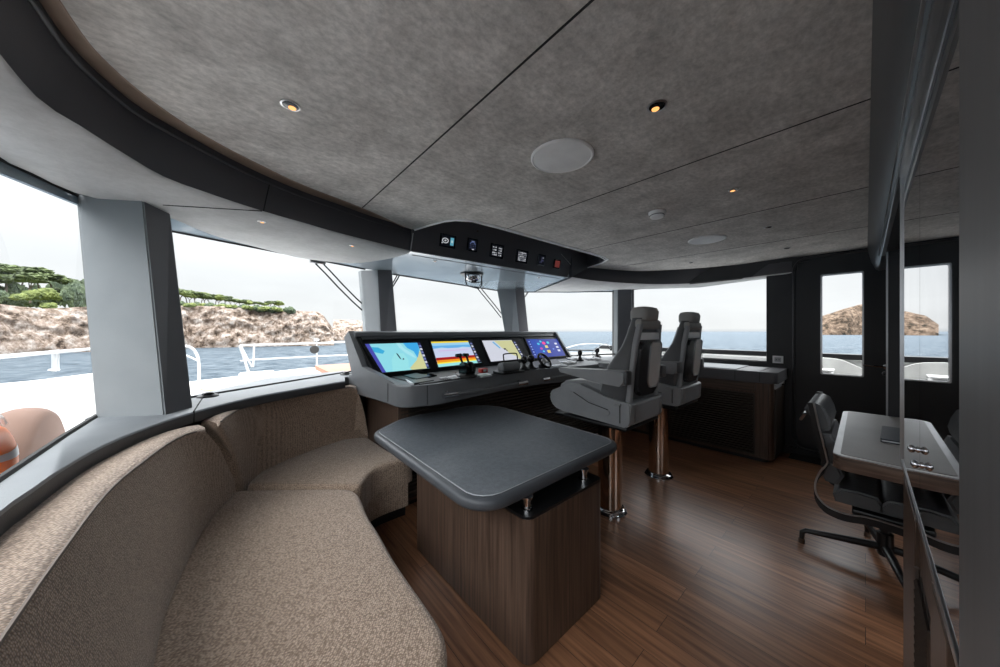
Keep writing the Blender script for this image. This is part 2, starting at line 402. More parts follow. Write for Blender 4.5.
bmesh.ops.triangulate(bm, faces=[f for f in bm.faces if len(f.verts) > 4])
ceil = st('ceiling', bm, M['suede'])
# seams between the headliner panels
def seam_line(a, b, nm='seam', z=HC, w=.007, par=None):
    a = Vector(a); b = Vector(b); d = (b-a).normalized(); s = Vector((-d.y,d.x,0))*w/2
    bm = NB(); slab3(bm, [a-s,b-s,b+s,a+s], (0,0,-.0015)); return st(nm, bm, M['seam'], par)
p = PZ(362,208,HC)
for (xa, ya, xb, yb) in ((p.x,p.y-.01,PZ(590,0,HC).x,-.012),(1.745,1.935,1.745,-.012),(2.80,1.93,2.80,-.012),(3.85,2.04,3.85,-.012)):
    seam_line((xa,ya,HC),(xb,yb,HC), 'headliner_seam', par=ceil)
bm = NB(); tube(bm, [q+Vector((0,0,.002)) for q in notch], .011, 8); st('edge_trim', bm, M['whiteplastic'], ceil, True)
bm = NB(); nc = [q+Vector((.0,.035,.004)) for q in notch[1:-2]]; tube(bm, nc, .007, 6); st('edge_trim', bm, M['whiteplastic'], ceil, True)
bm = NB(); loft(bm, [[q+Vector((0,.002,.003)), q+Vector((0,.04,.003)), q+Vector((0,.045,.26))] for q in notch]); st('bay_lining', bm, M['dark_leather'], ceil)
bm = NB(); tube(bm, [q+Vector((0,0,.0)) for q in left], .004, 6); st('edge_trim', bm, M['recess'], ceil, True)
# roof above (closes the recess over the headliner)
bm = NB(); prism(bm, [(-.75,-1.6),(4.95,-1.6),(4.95,2.8),(3.75,4.05),(2.3,4.2),(1.1,4.0),(-.35,3.15),(-.70,2.5)], 2.46, 2.56)
st('ceiling_roof', bm, [M['recess']])
bpy.data.objects['ceiling_roof'].name = 'trim_1'
# --- fascia band : top line at z 2.2 and bottom line at 2.03
ft = [PZ(u,v,HC) for u,v in [(30,2),(75,62),(130,110),(165,131),(200,150),(235,168),(270,184),(305,198),(340,210),(375,222),(412,232)]]
fb = [PZ(u,v,ZF) for u,v in [(30,90),(75,122),(130,157),(165,177),(200,190),(235,202),(270,213),(305,223),(340,233),(375,242),(410,250.5)]]
ft = [Vector((-.41,-.6,HC)),Vector((-.41,.4,HC)),Vector((-.39,.95,HC))]+ft
fb = [Vector((-.41,-.6,ZF)),Vector((-.41,.4,ZF)),Vector((-.39,.95,ZF))]+fb
ft = resamp(cr([tuple(q) for q in ft],6),60); fb = resamp(cr([tuple(q) for q in fb],6),60)
bm = NB(); loft(bm, [[a+Vector((0,0,.26)), a+Vector((0,0,.004)), a, b+Vector((0,0,.006)), b, b+Vector((-.004,.02,0))] for a,b in zip(ft,fb)])
o = st('trim_2', bm, M['dark_leather'], smooth=True)
bm = NB(); tube(bm, [a+Vector((.004,-.004,0)) for a in ft], .007, 8); st('piping', bm, M['dark_leather'], o, True)
for uu in ((270,184,263,213),):
    a = PZ(268,184,HC); b = PZ(262,211,ZF); d = Vector((.006,-.008,0))
    bm = NB(); tube(bm, [a+d,b+d], .003, 6); st('seam', bm, M['seam'], o)
ci = resamp([tuple(q) for q in left if True],60)
bm = NB(); loft(bm, [[a+Vector((.002,0,.035)), b+Vector((.05,-.02,.035))] for a,b in zip(ft, ci)]); st('recess_board', bm, M['recess'], o)
# starboard fascia
ft2 = resamp(cr([tuple(PZ(u,v,HC)) for u,v in [(588,268),(620,271),(650,272),(700,269),(735,266),(764,261.5),(792,258)]],5),24)
fb2 = resamp(cr([tuple(PZ(u,v,ZF)) for u,v in [(572,277),(600,281),(650,284),(700,283),(735,279),(767,275),(792,272)]],5),24)
bm = NB(); loft(bm, [[a+Vector((0,0,.26)), a, b, b+Vector((.02,.004,0))] for a,b in zip(ft2,fb2)])
o = st('trim_3', bm, M['dark_leather'], smooth=True)
bm = NB(); a_, b_ = PZ(566,277.8,ZF), fb2[0]; loft(bm, [[a_+Vector((0,.03,0)), a_+Vector((0,.03,.43))],[fb2[0], Vector((fb2[0].x,fb2[0].y,2.46))],[ft2[0],ft2[0]+Vector((0,0,.26))]]); st('bay_return', bm, M['dark_leather'], o)
bm = NB(); loft(bm, [[a_+Vector((-1.95,.16,.0)), a_+Vector((.02,.10,.0))],[a_+Vector((-1.95,.16,.44)), a_+Vector((.02,.10,.44))]]); st('bay_return', bm, M['dark_leather'], o)
# --- soffit between fascia and glass : glossy outer strip, matt inner panels
head = [Vector((-.70,-.6,ZT)), Vector((-.69,.8,ZT)), Vector((-.66,2.10,ZT)), Vector((-.60,2.27,ZT)), PZ(78,194,ZT), Vector((-.36,2.75,ZT)), PZ(172,231,ZT), PZ(265,250,ZT), PZ(362,268.5,ZT), PZ(380,271,ZT), PZ(397,275,ZT), PZ(450,283,ZT), PZ(500,291,ZT), PZ(515,292,ZT), PZ(528,292,ZT), PZ(570,293,ZT), PZ(612,291.5,ZT), Vector((4.93,2.5,ZT)), Vector((4.93,.80,ZT))]
headr = resamp(head, 90)
inner = resamp(fb + [Vector((1.17,2.45,ZF)), Vector((3.1,2.42,ZF))] + fb2[:-3] + [Vector((4.86,.80,ZF))], 90)
bm = NB(); loft(bm, [[a.lerp(b,.015)+Vector((0,0,.004)), b] for a,b in zip(inner, headr)])
r = bmesh.ops.extrude_face_region(bm, geom=list(bm.faces)); bmesh.ops.translate(bm, vec=(0,0,.03), verts=[v for v in r['geom'] if isinstance(v, bmesh.types.BMVert)])
st('trim_4', bm, M['soffit_gloss'], label='glossy pale soffit')
# matt panel port: from fascia to curved outer edge
so = resamp([tuple(q) for q in cr([(-.66,-.6,ZF),(-.65,1.2,ZF)]+[tuple(PZ(u,v,ZF)) for u,v in [(0,155),(32,171),(72,190),(120,203),(172,217),(200,229),(225,238),(250,244.5),(275,251),(300,257),(325,260.5),(352,262.5),(372,260.5),(392,257),(408,252)]],6)],60)
fbm = fb
bm = NB(); loft(bm, [[a+Vector((0,0,-.001)), a.lerp(b,.02)+Vector((0,0,-.012)), a.lerp(b,.98)+Vector((0,0,-.012)), b+Vector((0,0,-.001))] for a,b in zip(fbm, so)])
o = st('trim_5', bm, M['soffit'], smooth=True, ang=80)
a, b = PZ(163,205,ZF-.013), PZ(262,211,ZF-.013); bm = NB(); tube(bm, [a,b], .0028, 6); st('seam', bm, M['seam'], o)
# matt panel starboard
so2 = resamp([tuple(PZ(u,v,ZF)) for u,v in [(535,291),(565,291.5),(600,290.5),(618,289),(650,288.5),(700,287),(735,282),(767,278)]],24)
bm = NB(); loft(bm, [[a+Vector((0,0,-.001)), a.lerp(b,.03)+Vector((0,0,-.010)), a.lerp(b,.97)+Vector((0,0,-.010)), b+Vector((0,0,-.001))] for a,b in zip(fb2, so2)])
st('trim_6', bm, M['soffit'], smooth=True, ang=80)
# --- windows : panes with seals
def window(n, b0, b1, t0, t1, label):
    """quad pane b0,b1 bottom; t0,t1 top; root = frame seals mesh"""
    b0,b1,t0,t1 = map(Vector, (b0,b1,t0,t1))
    bm = NB()
    for a, b in ((b0,b1),(t0,t1))+(((b0,t0),(b1,t1)) if n == 5 else ()): tube(bm, [a,b], .011, 6)
    w = st('window_%d' % n, bm, M['rubber'])
    nn = (b1-b0).cross(t0-b0).normalized()*.008
    bm = NB(); loft(bm, [[b0,b1],[t0,t1]]); link('pane', bm, M['glass'], w)
    return w
A0, A1 = Vector((-.452,-1.55,ZS)), PZ(97,416,ZS)
g_b = [A0, Vector((-.447,2.02,ZS)), A1]; g_t = [Vector((-.70,-1.55,ZT)), Vector((-.66,2.10,ZT)), PZ(81,197,ZT)]
bm = NB(); tube(bm, g_b, .011, 6); tube(bm, g_t, .011, 6); w1 = st('window_1', bm, M['rubber'])
bm = NB(); loft(bm, [g_b, g_t]); link('pane', bm, M['glass'], w1)
bm = NB(); loft(bm, [[g_t[1]+Vector((-.0,-.0,0)), g_t[2]],[g_t[1]+Vector((.012,0,-.06)), g_t[2]+Vector((.008,0,-.045))]]); r = bmesh.ops.extrude_face_region(bm, geom=list(bm.faces)); bmesh.ops.translate(bm, vec=(-.02,0,0), verts=[v for v in r['geom'] if isinstance(v, bmesh.types.BMVert)])
link('head_panel', bm, M['soffit_gloss'], w1)
window(2, PZ(190,398,ZS), PZ(367,369,ZS), PZ(168,230,ZT), PZ(365,269,ZT), '')
window(3, PZ(390,368,ZS), PZ(507,361.5,ZS), PZ(386,273,ZT), PZ(504,291.5,ZT), '')
B3 = Vector((3.50,3.55,ZS)); B4 = Vector((4.78,2.62,ZS+.04))
window(4, B3, B4, PZ(520,292,ZT), PZ(616,291.5,ZT), '')
# starboard wall with the long window opening and the door opening
XW = 4.84
y0w, y1w, zb, zt = PX(767,331,XW).y, PX(632,331,XW).y, PX(767,362,XW).z, 2.03
window(5, (XW+.03,y0w,zb), (XW+.03,y1w,zb), (XW+.03,y0w,zt), (XW+.03,y1w,zt), '')
dyl, dyr = .50, -.30        # door opening
bm = NB()
for (ya,yb,za,zc) in ((y0w,2.66,0,zb),(dyl,y0w,0,2.5),(dyr,dyl,2.14,2.5),(-1.6,dyr,0,2.5),(y0w,2.66,zt,2.5)):
    box(bm, (XW+.04,(ya+yb)/2,(za+zc)/2), (.08,yb-ya,zc-za))
st('wall_starboard', bm, M['wall_dark'])
# aft wall: behind the camera and behind the desk alcove
bm = NB()
for c_, s_ in (((2.1,-1.62,.4),(5.5,.06,.8)),((2.1,-1.62,2.3),(5.5,.06,.4)),((3.6,-1.62,1.25),(2.5,.06,2.5))): box(bm, c_, s_)
st('wall_aft', bm, M['wall_gray'])
# port wall under and aft of the long side window
bm = NB(); box(bm, (-.4775,.42,.44), (.045,3.96,.88))
st('wall_port', bm, M['wall_dark'])
bm = NB()
fw = [Vector((-.48,2.43,0)), Vector((-.10,2.78,0)), Vector((.93,3.46,0)), Vector((2.2,3.62,0)), Vector((3.55,3.58,0)), Vector((4.82,2.66,0))]
loft(bm, [[q, q+Vector((0,0,.955))] for q in fw]); r = bmesh.ops.extrude_face_region(bm, geom=list(bm.faces)); bmesh.ops.translate(bm, vec=(0,.04,0), verts=[v for v in r['geom'] if isinstance(v, bmesh.types.BMVert)])
st('wall_forward', bm, M['wall_dark'])
# --- sill shelf (leather) running round the windows
lip = [Vector((-.372,-.6,ZS)), Vector((-.372,.6,ZS))]+[PZ(u,v,ZS) for u,v in [(0,512),(22.5,496),(75,460),(125,435),(190,412.5),(250,397.5),(300,388.5),(345,381)]]
lip = resamp(cr([tuple(q) for q in lip],6), 50)
gl = resamp([(-.453,-.6,ZS),(-.450,.6,ZS),(-.447,1.6,ZS),tuple(PZ(94,417,ZS)),tuple(PZ(180,400,ZS)+Vector((-.02,.03,0))),tuple(PZ(195,395.5,ZS)+Vector((-.01,.03,0))),tuple(PZ(270,377.5,ZS)),tuple(PZ(345,371,ZS)+Vector((0,.03,0)))], 50)
bm = NB()
for i in range(1):
    rows = []
    for a, b in zip(lip, gl):
        d = (b-a).normalized()
        rows.append([b+Vector((0,0,-.05)), b, a+d*.012, a+d*.004+Vector((0,0,-.004)), a+Vector((0,0,-.012))])
    loft(bm, rows, mi=0)
sill = st('trim_7', bm, M['sill_leather'], smooth=True, ang=60)
bm = NB(); rows = []
for a, b in zip(lip, gl):
    d = (b-a).normalized()
    rows.append([a+Vector((0,0,-.010)), a+Vector((0,0,-.05)), a+d*.008+Vector((0,0,-.058)), b+Vector((0,0,-.058))])
loft(bm, rows); st('sill_lip', bm, M['lip_leather'], sill, True, 60)
jj = min(range(50), key=lambda i: (lip[i]-PZ(191,412,ZS)).length)
bm = NB(); tube(bm, [gl[jj]+Vector((0,0,.001)), lip[jj]+Vector((0,0,.001)), lip[jj]+Vector((0,0,-.055))], .003, 6); st('seam', bm, M['seam'], sill)
# sill forward of and behind the console
bm = NB(); prism(bm, [(.80,3.04),(4.2,3.03),(4.2,2.40),(4.835,2.40),(4.835,2.66),(3.55,3.62),(2.2,3.68),(.93,3.48)], .90, .968, .01)
st('trim_8', bm, M['sill_leather'])
# --- window pillars
def pillar(n, bot, top, zb, zt, mats, smooth=False):
    bm = NB(); k = len(bot)
    vb = [bm.verts.new((q[0],q[1],zb)) for q in bot]; vt = [bm.verts.new((q[0],q[1],zt)) for q in top]
    for i in range(k):
        f = bm.faces.new((vb[i], vb[(i+1)%k], vt[(i+1)%k], vt[i])); f.material_index = mats[1][i]
    bm.faces.new(vt); bm.faces.new(vb[::-1])
    es = [e for e in bm.edges if abs(e.verts[0].co.z-e.verts[1].co.z) > .5]
    bmesh.ops.bevel(bm, geom=es, offset=.006, segments=2, affect='EDGES')
    return st('trim_%d' % n, bm, mats[0])
M['pillar_lit'] = mat('pillar_lit', (.33,.35,.365), .4, col2=(.36,.38,.395), scale=4)  # pale pillar finish with the light on its faces put into the colour
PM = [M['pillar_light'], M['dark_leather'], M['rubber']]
b = XY([(97,417.5),(165,415),(193,407.5)], ZS); t = XY([(77,195),(143,199),(170,212)], ZT)
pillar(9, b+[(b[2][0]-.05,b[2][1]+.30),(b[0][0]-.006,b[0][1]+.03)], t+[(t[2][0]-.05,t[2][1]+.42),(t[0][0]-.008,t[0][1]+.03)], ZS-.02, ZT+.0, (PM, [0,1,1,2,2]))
def mid(px_t, px_b330, z_b):  # extend the pillar faces below eye level by its lean
    return [tuple(px_t[i][j]+(px_b330[i][j]-px_t[i][j])*((ZT-z_b)/(ZT-1.39)) for j in (0,1)) for i in range(len(px_t))]
# pillar 2
t = XY([(361,268.5),(377,269.5),(392,265)], ZT)
def at_line(u, base, dirv):
    """plan point on the sight line u that lies on base + s*dirv"""
    k = (u-CX)/F; rx, ry = DX+k*RX, DY+k*RY
    # base + s*d = t*(rx,ry)
    det = dirv[0]*(-ry)+dirv[1]*rx
    s = (-base[0]*(-ry) - base[1]*rx)/det
    return (base[0]+s*dirv[0], base[1]+s*dirv[1])
t2 = [(1.06,3.43),(1.24,3.36),(1.32,3.20)]
t = [at_line(361,(1.10,3.60),(1,-.05)), at_line(377,(1.2,3.46),(1,-.2)), at_line(392,(1.29,3.38),(1,-.1))]
m_ = [at_line(366,(1.10,3.46),(1,-.05)), at_line(380,(1.2,3.34),(1,-.2)), at_line(397,(1.29,3.24),(1,-.1))]
b = mid(t, m_, ZS)
pillar(10, b+[(b[2][0]+.05,b[2][1]+.32),(b[0][0],b[0][1]+.1)], t+[(t[2][0]+.05,t[2][1]+.32),(t[0][0],t[0][1]+.1)], ZS-.02, ZT, ([M['pillar_lit']]+PM[1:], [0,1,1,0,0]))
t = [at_line(497,(3.3,3.80),(1,0)), at_line(515,(3.5,3.66),(1,0)), at_line(524,(3.45,3.42),(1,0))]
m_ = [at_line(504.5,(3.3,3.66),(1,0)), at_line(519,(3.5,3.52),(1,0)), at_line(528.5,(3.45,3.28),(1,0))]
b = mid(t, m_, ZS)
pillar(11, b+[(b[2][0]+.12,b[2][1]+.30),(b[0][0]+.05,b[0][1]+.05)], t+[(t[2][0]+.12,t[2][1]+.30),(t[0][0]+.05,t[0][1]+.05)], ZS-.02, ZT, ([M['pillar_lit']]+PM[1:], [0,1,1,0,0]))
q = [at_line(614,(4.80,2.66),(1,0)), at_line(617.5,(4.80,2.58),(1,0)), at_line(631,(4.80,2.40),(0,1))]
b = [q[0],q[1],(4.82,q[2][1]),(4.95,q[2][1]+.02),(4.95,2.8)]
pillar(12, b, b, .6, 2.3, (PM, [0,1,1,2,2]))
# --- door to starboard
bm = NB(); prism(bm, [(p[0],p[1]) for p in rrect(dyr,.12,dyl,2.14,.09)], 0, .05, .006)
bmesh.ops.transform(bm, matrix=Matrix(((0,0,1,XW-.015),(1,0,0,0),(0,1,0,0),(0,0,0,1))), verts=bm.verts)
wy0, wy1, wz0, wz1 = .022, .306, .925, 1.965
# cut the glazed opening by building the leaf as a ring
bm.free(); bm = NB()
outer = rrect(dyr,.12,dyl,2.14,.10,6)
inner_ = rrect(wy0,wz0,wy1,wz1,.012,6)
def ring(bm, o_, i_, x0, x1):
    n = len(o_); V = [[bm.verts.new((x,p[0],p[1])) for p in s] for x in (x0,x1) for s in (o_,i_)]
    for k in range(n):
        j = (k+1)%n
        bm.faces.new((V[0][k],V[0][j],V[1][j],V[1][k])); bm.faces.new((V[2][k],V[2][j],V[3][j],V[3][k]))
        bm.faces.new((V[0][k],V[0][j],V[2][j],V[2][k])); bm.faces.new((V[1][k],V[1][j],V[3][j],V[3][k]))
ring(bm, outer, inner_, XW-.005, XW+.05)
door = st('door_1', bm, M['wall_dark'], smooth=True)
bm = NB(); ring(bm, rrect(wy0-.012,wz0-.012,wy1+.012,wz1+.012,.014,6), inner_, XW-.012, XW-.004); link('window_trim', bm, M['steel'], door)
bm = NB(); loft(bm, [[(XW+.02,wy0,wz0),(XW+.02,wy1,wz0)],[(XW+.02,wy0,wz1),(XW+.02,wy1,wz1)]]); link('pane', bm, M['glass'], door)
bm = NB(); n_o = rrect(dyr-.01,-.0,dyl+.01,2.19,.001,6); ring(bm, n_o, rrect(dyr+.012,.13,dyl-.012,2.128,.10,6), XW+.052, XW+.075); link('frame_board', bm, M['wall_dark'], door)
bm = NB(); rp_ = rrect(dyr-.035,.085,dyl+.03,2.175,.12,8); tube(bm, [(XW-.006,p[0],p[1]) for p in rp_+rp_[:1]], .012, 8); link('door_frame', bm, M['wall_gray'], door, True)
bm = NB(); tube(bm, [(XW-.01,-.135,1.03),(XW-.05,-.135,1.03)], .011, 8); tube(bm, [(XW-.05,-.13,1.03),(XW-.052,-.08,1.032),(XW-.05,.015,1.038)], .009, 8)
lathe(bm, [(.026,0),(.026,.008),(.02,.011)], (XW-.006,-.135,1.03), 16, Euler((0,-math.pi/2,0)).to_matrix()); h_ = link('door_handle', bm, M['chrome'], door, True)
bm = NB(); lathe(bm, [(.022,0),(.022,.01),(.012,.02),(.01,.03)], (XW-.006,-.125,.965), 16, Euler((0,-math.pi/2,0)).to_matrix()); link('lock_knob', bm, M['chrome'], door, True)
# door bottom sill strip and wall skirting
bm = NB(); box(bm, (XW-.02,.55,.04), (.04,.1,.08)); box(bm, (XW-.02,-.1,.035), (.03,1.2,.07)); st('baseboard_starboard', bm, M['wall_dark'])
# aft lintel (dark cove) and steel track, alcove pillar
YM = -.11; bm = NB()
rows = []
for x in (.2, 4.84):
    rows.append([(x,-.012,2.205),(x,-.018,2.15),(x,-.035,2.06),(x,-.065,1.98),(x,-.082,1.962)])
loft(bm, rows); r = bmesh.ops.extrude_face_region(bm, geom=list(bm.faces)); bmesh.ops.translate(bm, vec=(0,-.25,.02), verts=[v for v in r['geom'] if isinstance(v, bmesh.types.BMVert)])
o = st('trim_13', bm, M['wall_gray'], smooth=True)
bm = NB(); box(bm, (2.2,-.088,1.953), (3.2,.020,.018), bev=.003); box(bm, (2.2,-.068,1.957), (3.2,.005,.010)); link('track', bm, M['steel'], o)
bm = NB(); prism(bm, [(.2,-.34),(3.9,-.34),(3.9,-.13),(.2,-.13)], 1.99, 2.45); link('lintel_board', bm, M['wall_gray'], o)
bm = NB(); box(bm, (3.80,-.42,1.12), (.09,.62,2.0), bev=.006); o = st('trim_14', bm, M['wall_dark'])
bm = NB(); box(bm, (3.752,-.106,1.12), (.008,.010,2.0)); link('edge_strip', bm, M['steel'], o)  # steel strip standing in for a thin highlight along the pillar edge
# rounded post close to the camera
bm = NB(); prism(bm, rrect(.42,-.45,.805,-.086,.03,8), 0, 2.2); st('trim_15', bm, mat('post_veneer', (.12,.116,.118), .45, col2=(.14,.135,.138), scale=3, stretch=(8,8,.8)), smooth=True)
# ================================================================ SOFA
SZ = .44
sofa = thing('curved_sofa', 'long curved taupe woven fabric corner sofa under the port windows', 'sofa', (.1,1.6,0))
crease = [PZ(u,v,.91) for u,v in [(0,643),(60,556),(107,494),(140,465),(175,440),(207,426)]]
crease = [Vector((-.235,-.5,.91)), Vector((-.235,.3,.91))]+crease
bback = [Vector((-.12,-.5,SZ)), Vector((-.13,.5,SZ))]+[PZ(u,v,SZ) for u,v in [(155,667),(166.5,616),(189,562),(211,521),(241,489)]]
def back_section(name, cre, bot, outer, endcap):
    n = 40
    c = resamp(cr([tuple(q) for q in cre],6),n); b = resamp(cr([tuple(q) for q in bot],6),n); w = resamp([tuple(q) for q in outer],n)
    rows = []
    for i in range(n):
        C0, B0, W0 = c[i], b[i], w[i]
        # shrink ends for rounded cushion ends
        e = 0.0
        t = i/(n-1)
        for side in ((t,), (1-t,)) if endcap == 2 else ((1-t,),) if endcap == 1 else ((t,),):
            d = side[0]*(n-1)
            if d < 2.5: e = max(e, .55*(1-d/2.5)**2)
        up = Vector((0,0,1)); inn = (B0-C0); inn.z = 0
        if inn.length < 1e-6: inn = Vector((1,0,0))
        inn.normalize()
        prof = [W0+Vector((0,0,-.05-.02*e)), W0+Vector((0,0,-.006-.03*e)), W0.lerp(C0,.45)+Vector((0,0,.012-.03*e)),
                W0.lerp(C0,.85)+Vector((0,0,.008-.03*e)), C0+Vector((0,0,-.001-.035*e))+inn*(0-.02*e), C0+inn*(.014-.03*e)+Vector((0,0,-.018-.03*e))]
        for s in (.12,.3,.5,.7,.88):
            q = C0.lerp(B0, s); bulge = .028*math.sin(math.pi*s)
            prof.append(q+inn*(bulge-.03*e))
        prof.append(B0+inn*(-.03*e)); prof.append(B0+Vector((0,0,-.06))-inn*.05)
        prof.append(W0+Vector((0,0,-.5)))
        rows.append(prof)
    bm = NB(); loft(bm, rows, True, True)
    o = link(name, bm, M['fabric'], sofa, True, 75)
    bm = NB(); tube(bm, [r_[4]+Vector((0,0,.003)) for r_ in rows[1:-1]], .0042, 6)
    link('piping', bm, M['piping'], o, True)
    return rows
def wallside(pts): return [Vector(q) for q in pts]
r1 = back_section('back_cushion', crease, bback, [(-.41,-.5,.91),(-.41,.5,.91),(-.405,1.3,.91),(-.37,1.72,.91),(-.27,2.05,.91),(-.11,2.26,.91)], 1)
crease2 = [PZ(u,v,.91) for u,v in [(219,422),(240,409.5),(265,401),(310,393),(357,386.5)]]
bback2 = [PZ(u,v,SZ) for u,v in [(243,488),(270,467.5),(315,449.5),(345,440.5),(369,435)]]
r2 = back_section('back_cushion', crease2, bback2, [(-.075,2.32,.91),(.10,2.52,.91),(.35,2.72,.91),(.6,2.85,.91),(.88,2.95,.91)], 2)
def cushion(name, pts, z0, z1, bev, seg=4):
    bm = NB(); rprism(bm, pts, z0, z1, bev, seg, n=170, it=9)
    return link(name, bm, M['fabric'], sofa, True, 60)
fe = [tuple(PZ(u,v,SZ)[:2]) for u,v in [(349,489),(358,492),(364,505),(368,516),(378,530),(395,560),(420,595),(438,621)]]
fe = [tuple(q[:2]) for q in cr([(a,b_,0) for a,b_ in fe],4)]
seatA = [tuple(q[:2]) for q in bback[1:]]
seatA = [(q[0]-.03,q[1]) for q in seatA]
corner = [(.530,.865),(.515,.81),(.48,.765),(.42,.735),(.3,.715),(.1,.70),(-.13,.70)]
p1 = [q for q in seatA if q[1] > .72] + fe + corner
cushion('seat_cushion', p1, .27, SZ+.012, .035, 5)
bm = NB(); pts = [(x,y) for x,y in fe+corner]
tube(bm, [(x-.004,y,.285) for x,y in [p for p in pts]], .005, 6); link('piping', bm, M['piping'], sofa, True)
fe2 = [tuple(PZ(u,v,SZ)[:2]) for u,v in [(361,488),(366,479),(374,471),(385,466.5),(397,463),(410,459.5)]]
fe2 = [tuple(q[:2]) for q in cr([(a,b_,0) for a,b_ in fe2],4)]+[(1.085,2.21)]
p2 = [(q[0]-.02,q[1]+.02) for q in bback2[:-1]]+[(.985,2.86),(.995,2.3)]+fe2[::-1]
p2 = [tuple(q) for q in p2]
p2 = [(bback2[0].x+.005,bback2[0].y+.012)]+[(q.x-.02,q.y+.03) for q in bback2[1:-1]]+[(.975,2.88),(.985,2.40),(1.0,2.318),(1.07,2.31),(1.095,2.29),(1.095,2.22)]+[q for q in fe2[::-1] if q[0] < 1.06]
cushion('seat_cushion', p2, .27, SZ+.012, .032, 5)
# upholstered base and dark toe kick
def shift(pts, d):
    o_ = []
    for i, p in enumerate(pts):
        a = Vector(pts[max(i-1,0)]); b_ = Vector(pts[min(i+1,len(pts)-1)]); t = (b_-a).normalized(); o_.append((p[0]+t.y*d, p[1]-t.x*d))
    return o_
edge_all = fe2[::-1] + fe + corner
edge_all = [q for q in edge_all if q[0] < 1.07]
ins = shift(edge_all, .035)
ins = [ (q[0],q[1]) for q in ins]
back_all = [(-.16,.72),(-.16,1.5),(-.12,1.85),(-.05,2.2),(.07,2.46),(.25,2.72),(.55,2.9),(.97,2.92),(.985,2.315),(1.06,2.305)]
bm = NB(); prism(bm, back_all+ins, .09, .27); bmesh.ops.triangulate(bm, faces=[f for f in bm.faces if len(f.verts) > 4]); link('upholstered_base', bm, M['fabric'], sofa, True, 50)
ins2 = shift(edge_all, .085)
bm = NB(); prism(bm, back_all+ins2, 0, .09); bmesh.ops.triangulate(bm, faces=[f for f in bm.faces if len(f.verts) > 4]); link('toe_kick', bm, M['black'], sofa)
# black dome speakers on the sill
dome0 = thing('dome_speaker', 'black low dome on the window sill beside the wide grey pillar', 'speaker', tuple(PZ(208,396.5,ZS)))
bm = NB(); LOCAL[0] = True
lathe(bm, [(.052,0),(.052,.006),(.045,.012)], n=28); link('base_ring', bm, M['black'], dome0, True)
bm = NB(); lathe(bm, [(.030,.010),(.030,.017),(.024,.025),(.012,.029),(.001,.030)], n=24); link('dome', bm, M['blackgloss'], dome0, True, 70)
LOCAL[0] = False
d2 = copy_tree(dome0); d2.location = tuple(PZ(346,374.5,ZS)); d2['label'] = 'black low dome on the window sill beside the left end of the helm console'
for d_ in (dome0, d2): d_['group'] = 'dome speakers on the sill'
# ================================================================ TABLE
tb = thing('lounge_table', 'dark walnut pedestal table with rounded grey leather top', 'table', (1.2,1.4,0))
x0,x1,y0_,y1_ = .735,1.815,.905,2.17
TT = .72
cor = [tuple(PZ(u,v,TT)[:2]) for u,v in [(380,428),(492,405),(610,437),(485,512)]]
tp = roundpoly([cor[0],cor[1],cor[2],cor[3]], [.10,.28,.06,.10], 8)
st_ = [Vector((p[0],p[1],0)) for p in roundpoly([(.775,2.09),(1.02,2.265),(1.34,2.315),(1.825,2.24),(1.772,.985),(.752,.972)], [.10,.25,.5,.26,.07,.10], 9)]
st_ = resamp(st_+st_[:1], 121)[:-1]
st_.reverse()
def outset(P, d):
    n = len(P); o_ = []
    for i in range(n):
        t = (P[(i+1)%n]-P[i-1]).normalized(); o_.append((P[i].x-t.y*d*-1*-1, P[i].y+t.x*d))
    return o_
tp = [(p[0],p[1]) for p in outset(st_, -.040)]
if max(p[0] for p in tp) < 1.83: tp = [(p[0],p[1]) for p in outset(st_, .040)]
bm = NB(); rprism(bm, tp, TT-.054, TT-.002, .023, 5, True, n=160, it=1); link('table_edge', bm, M['table_edge'], tb, True, 60)
def inset(pts, d):
    n = len(pts); c = Vector((sum(p[0] for p in pts)/n, sum(p[1] for p in pts)/n)); o_ = []
    for i in range(n):
        a = Vector(pts[i-1]); b_ = Vector(pts[(i+1)%n]); t = (b_-a).normalized(); nrm = Vector((t.y,-t.x))
        if nrm.dot(c-Vector(pts[i])) < 0: nrm = -nrm
        o_.append(tuple(Vector(pts[i])+nrm*d))
    return o_
ti = inset(tp, .040)
bm = NB(); prism(bm, ti, TT-.004, TT+.0005, .001, 1); link('leather_inlay', bm, M['table_top'], tb)
bm = NB(); q = inset(tp, .036); tube(bm, [(a,b_,TT-.0005) for a,b_ in q+q[:1]], .0022, 5); link('stitching', bm, M['stitch'], tb)
bx0, bx1, by0, by1 = .93, 1.50, .893, 1.875
bm = NB(); prism(bm, rrect(bx0,by0,bx1,by1,[.03,.03,.05,.05],5), .008, .60); link('cabinet_base', bm, M['walnut'], tb, True)
bm = NB(); prism(bm, rrect(bx0+.005,by0+.005,bx1-.005,by1-.005,.03,5), .60, .612, .003, 1); link('shelf_top', bm, M['black'], tb)
bm = NB(); prism(bm, rrect(bx0+.05,by0+.05,bx1-.05,by1-.05,.03,5), 0, .008); link('plinth', bm, M['walnut_dark'], tb)
for (px_, py_) in ((.985,.95),(1.40,.95),(1.40,1.78),(1.02,1.78)):
    bm = NB(); lathe(bm, [(.026,.612),(.026,.62),(.018,.622),(.018,.66),(.026,.662),(.026,.671)], (px_,py_,0), 20); link('post', bm, M['chrome'], tb, True)
# ================================================================ HELM CONSOLE
con = thing('helm_console', 'wide grey leather helm console with four built-in monitors', 'helm console', (2.5,2.6,0))
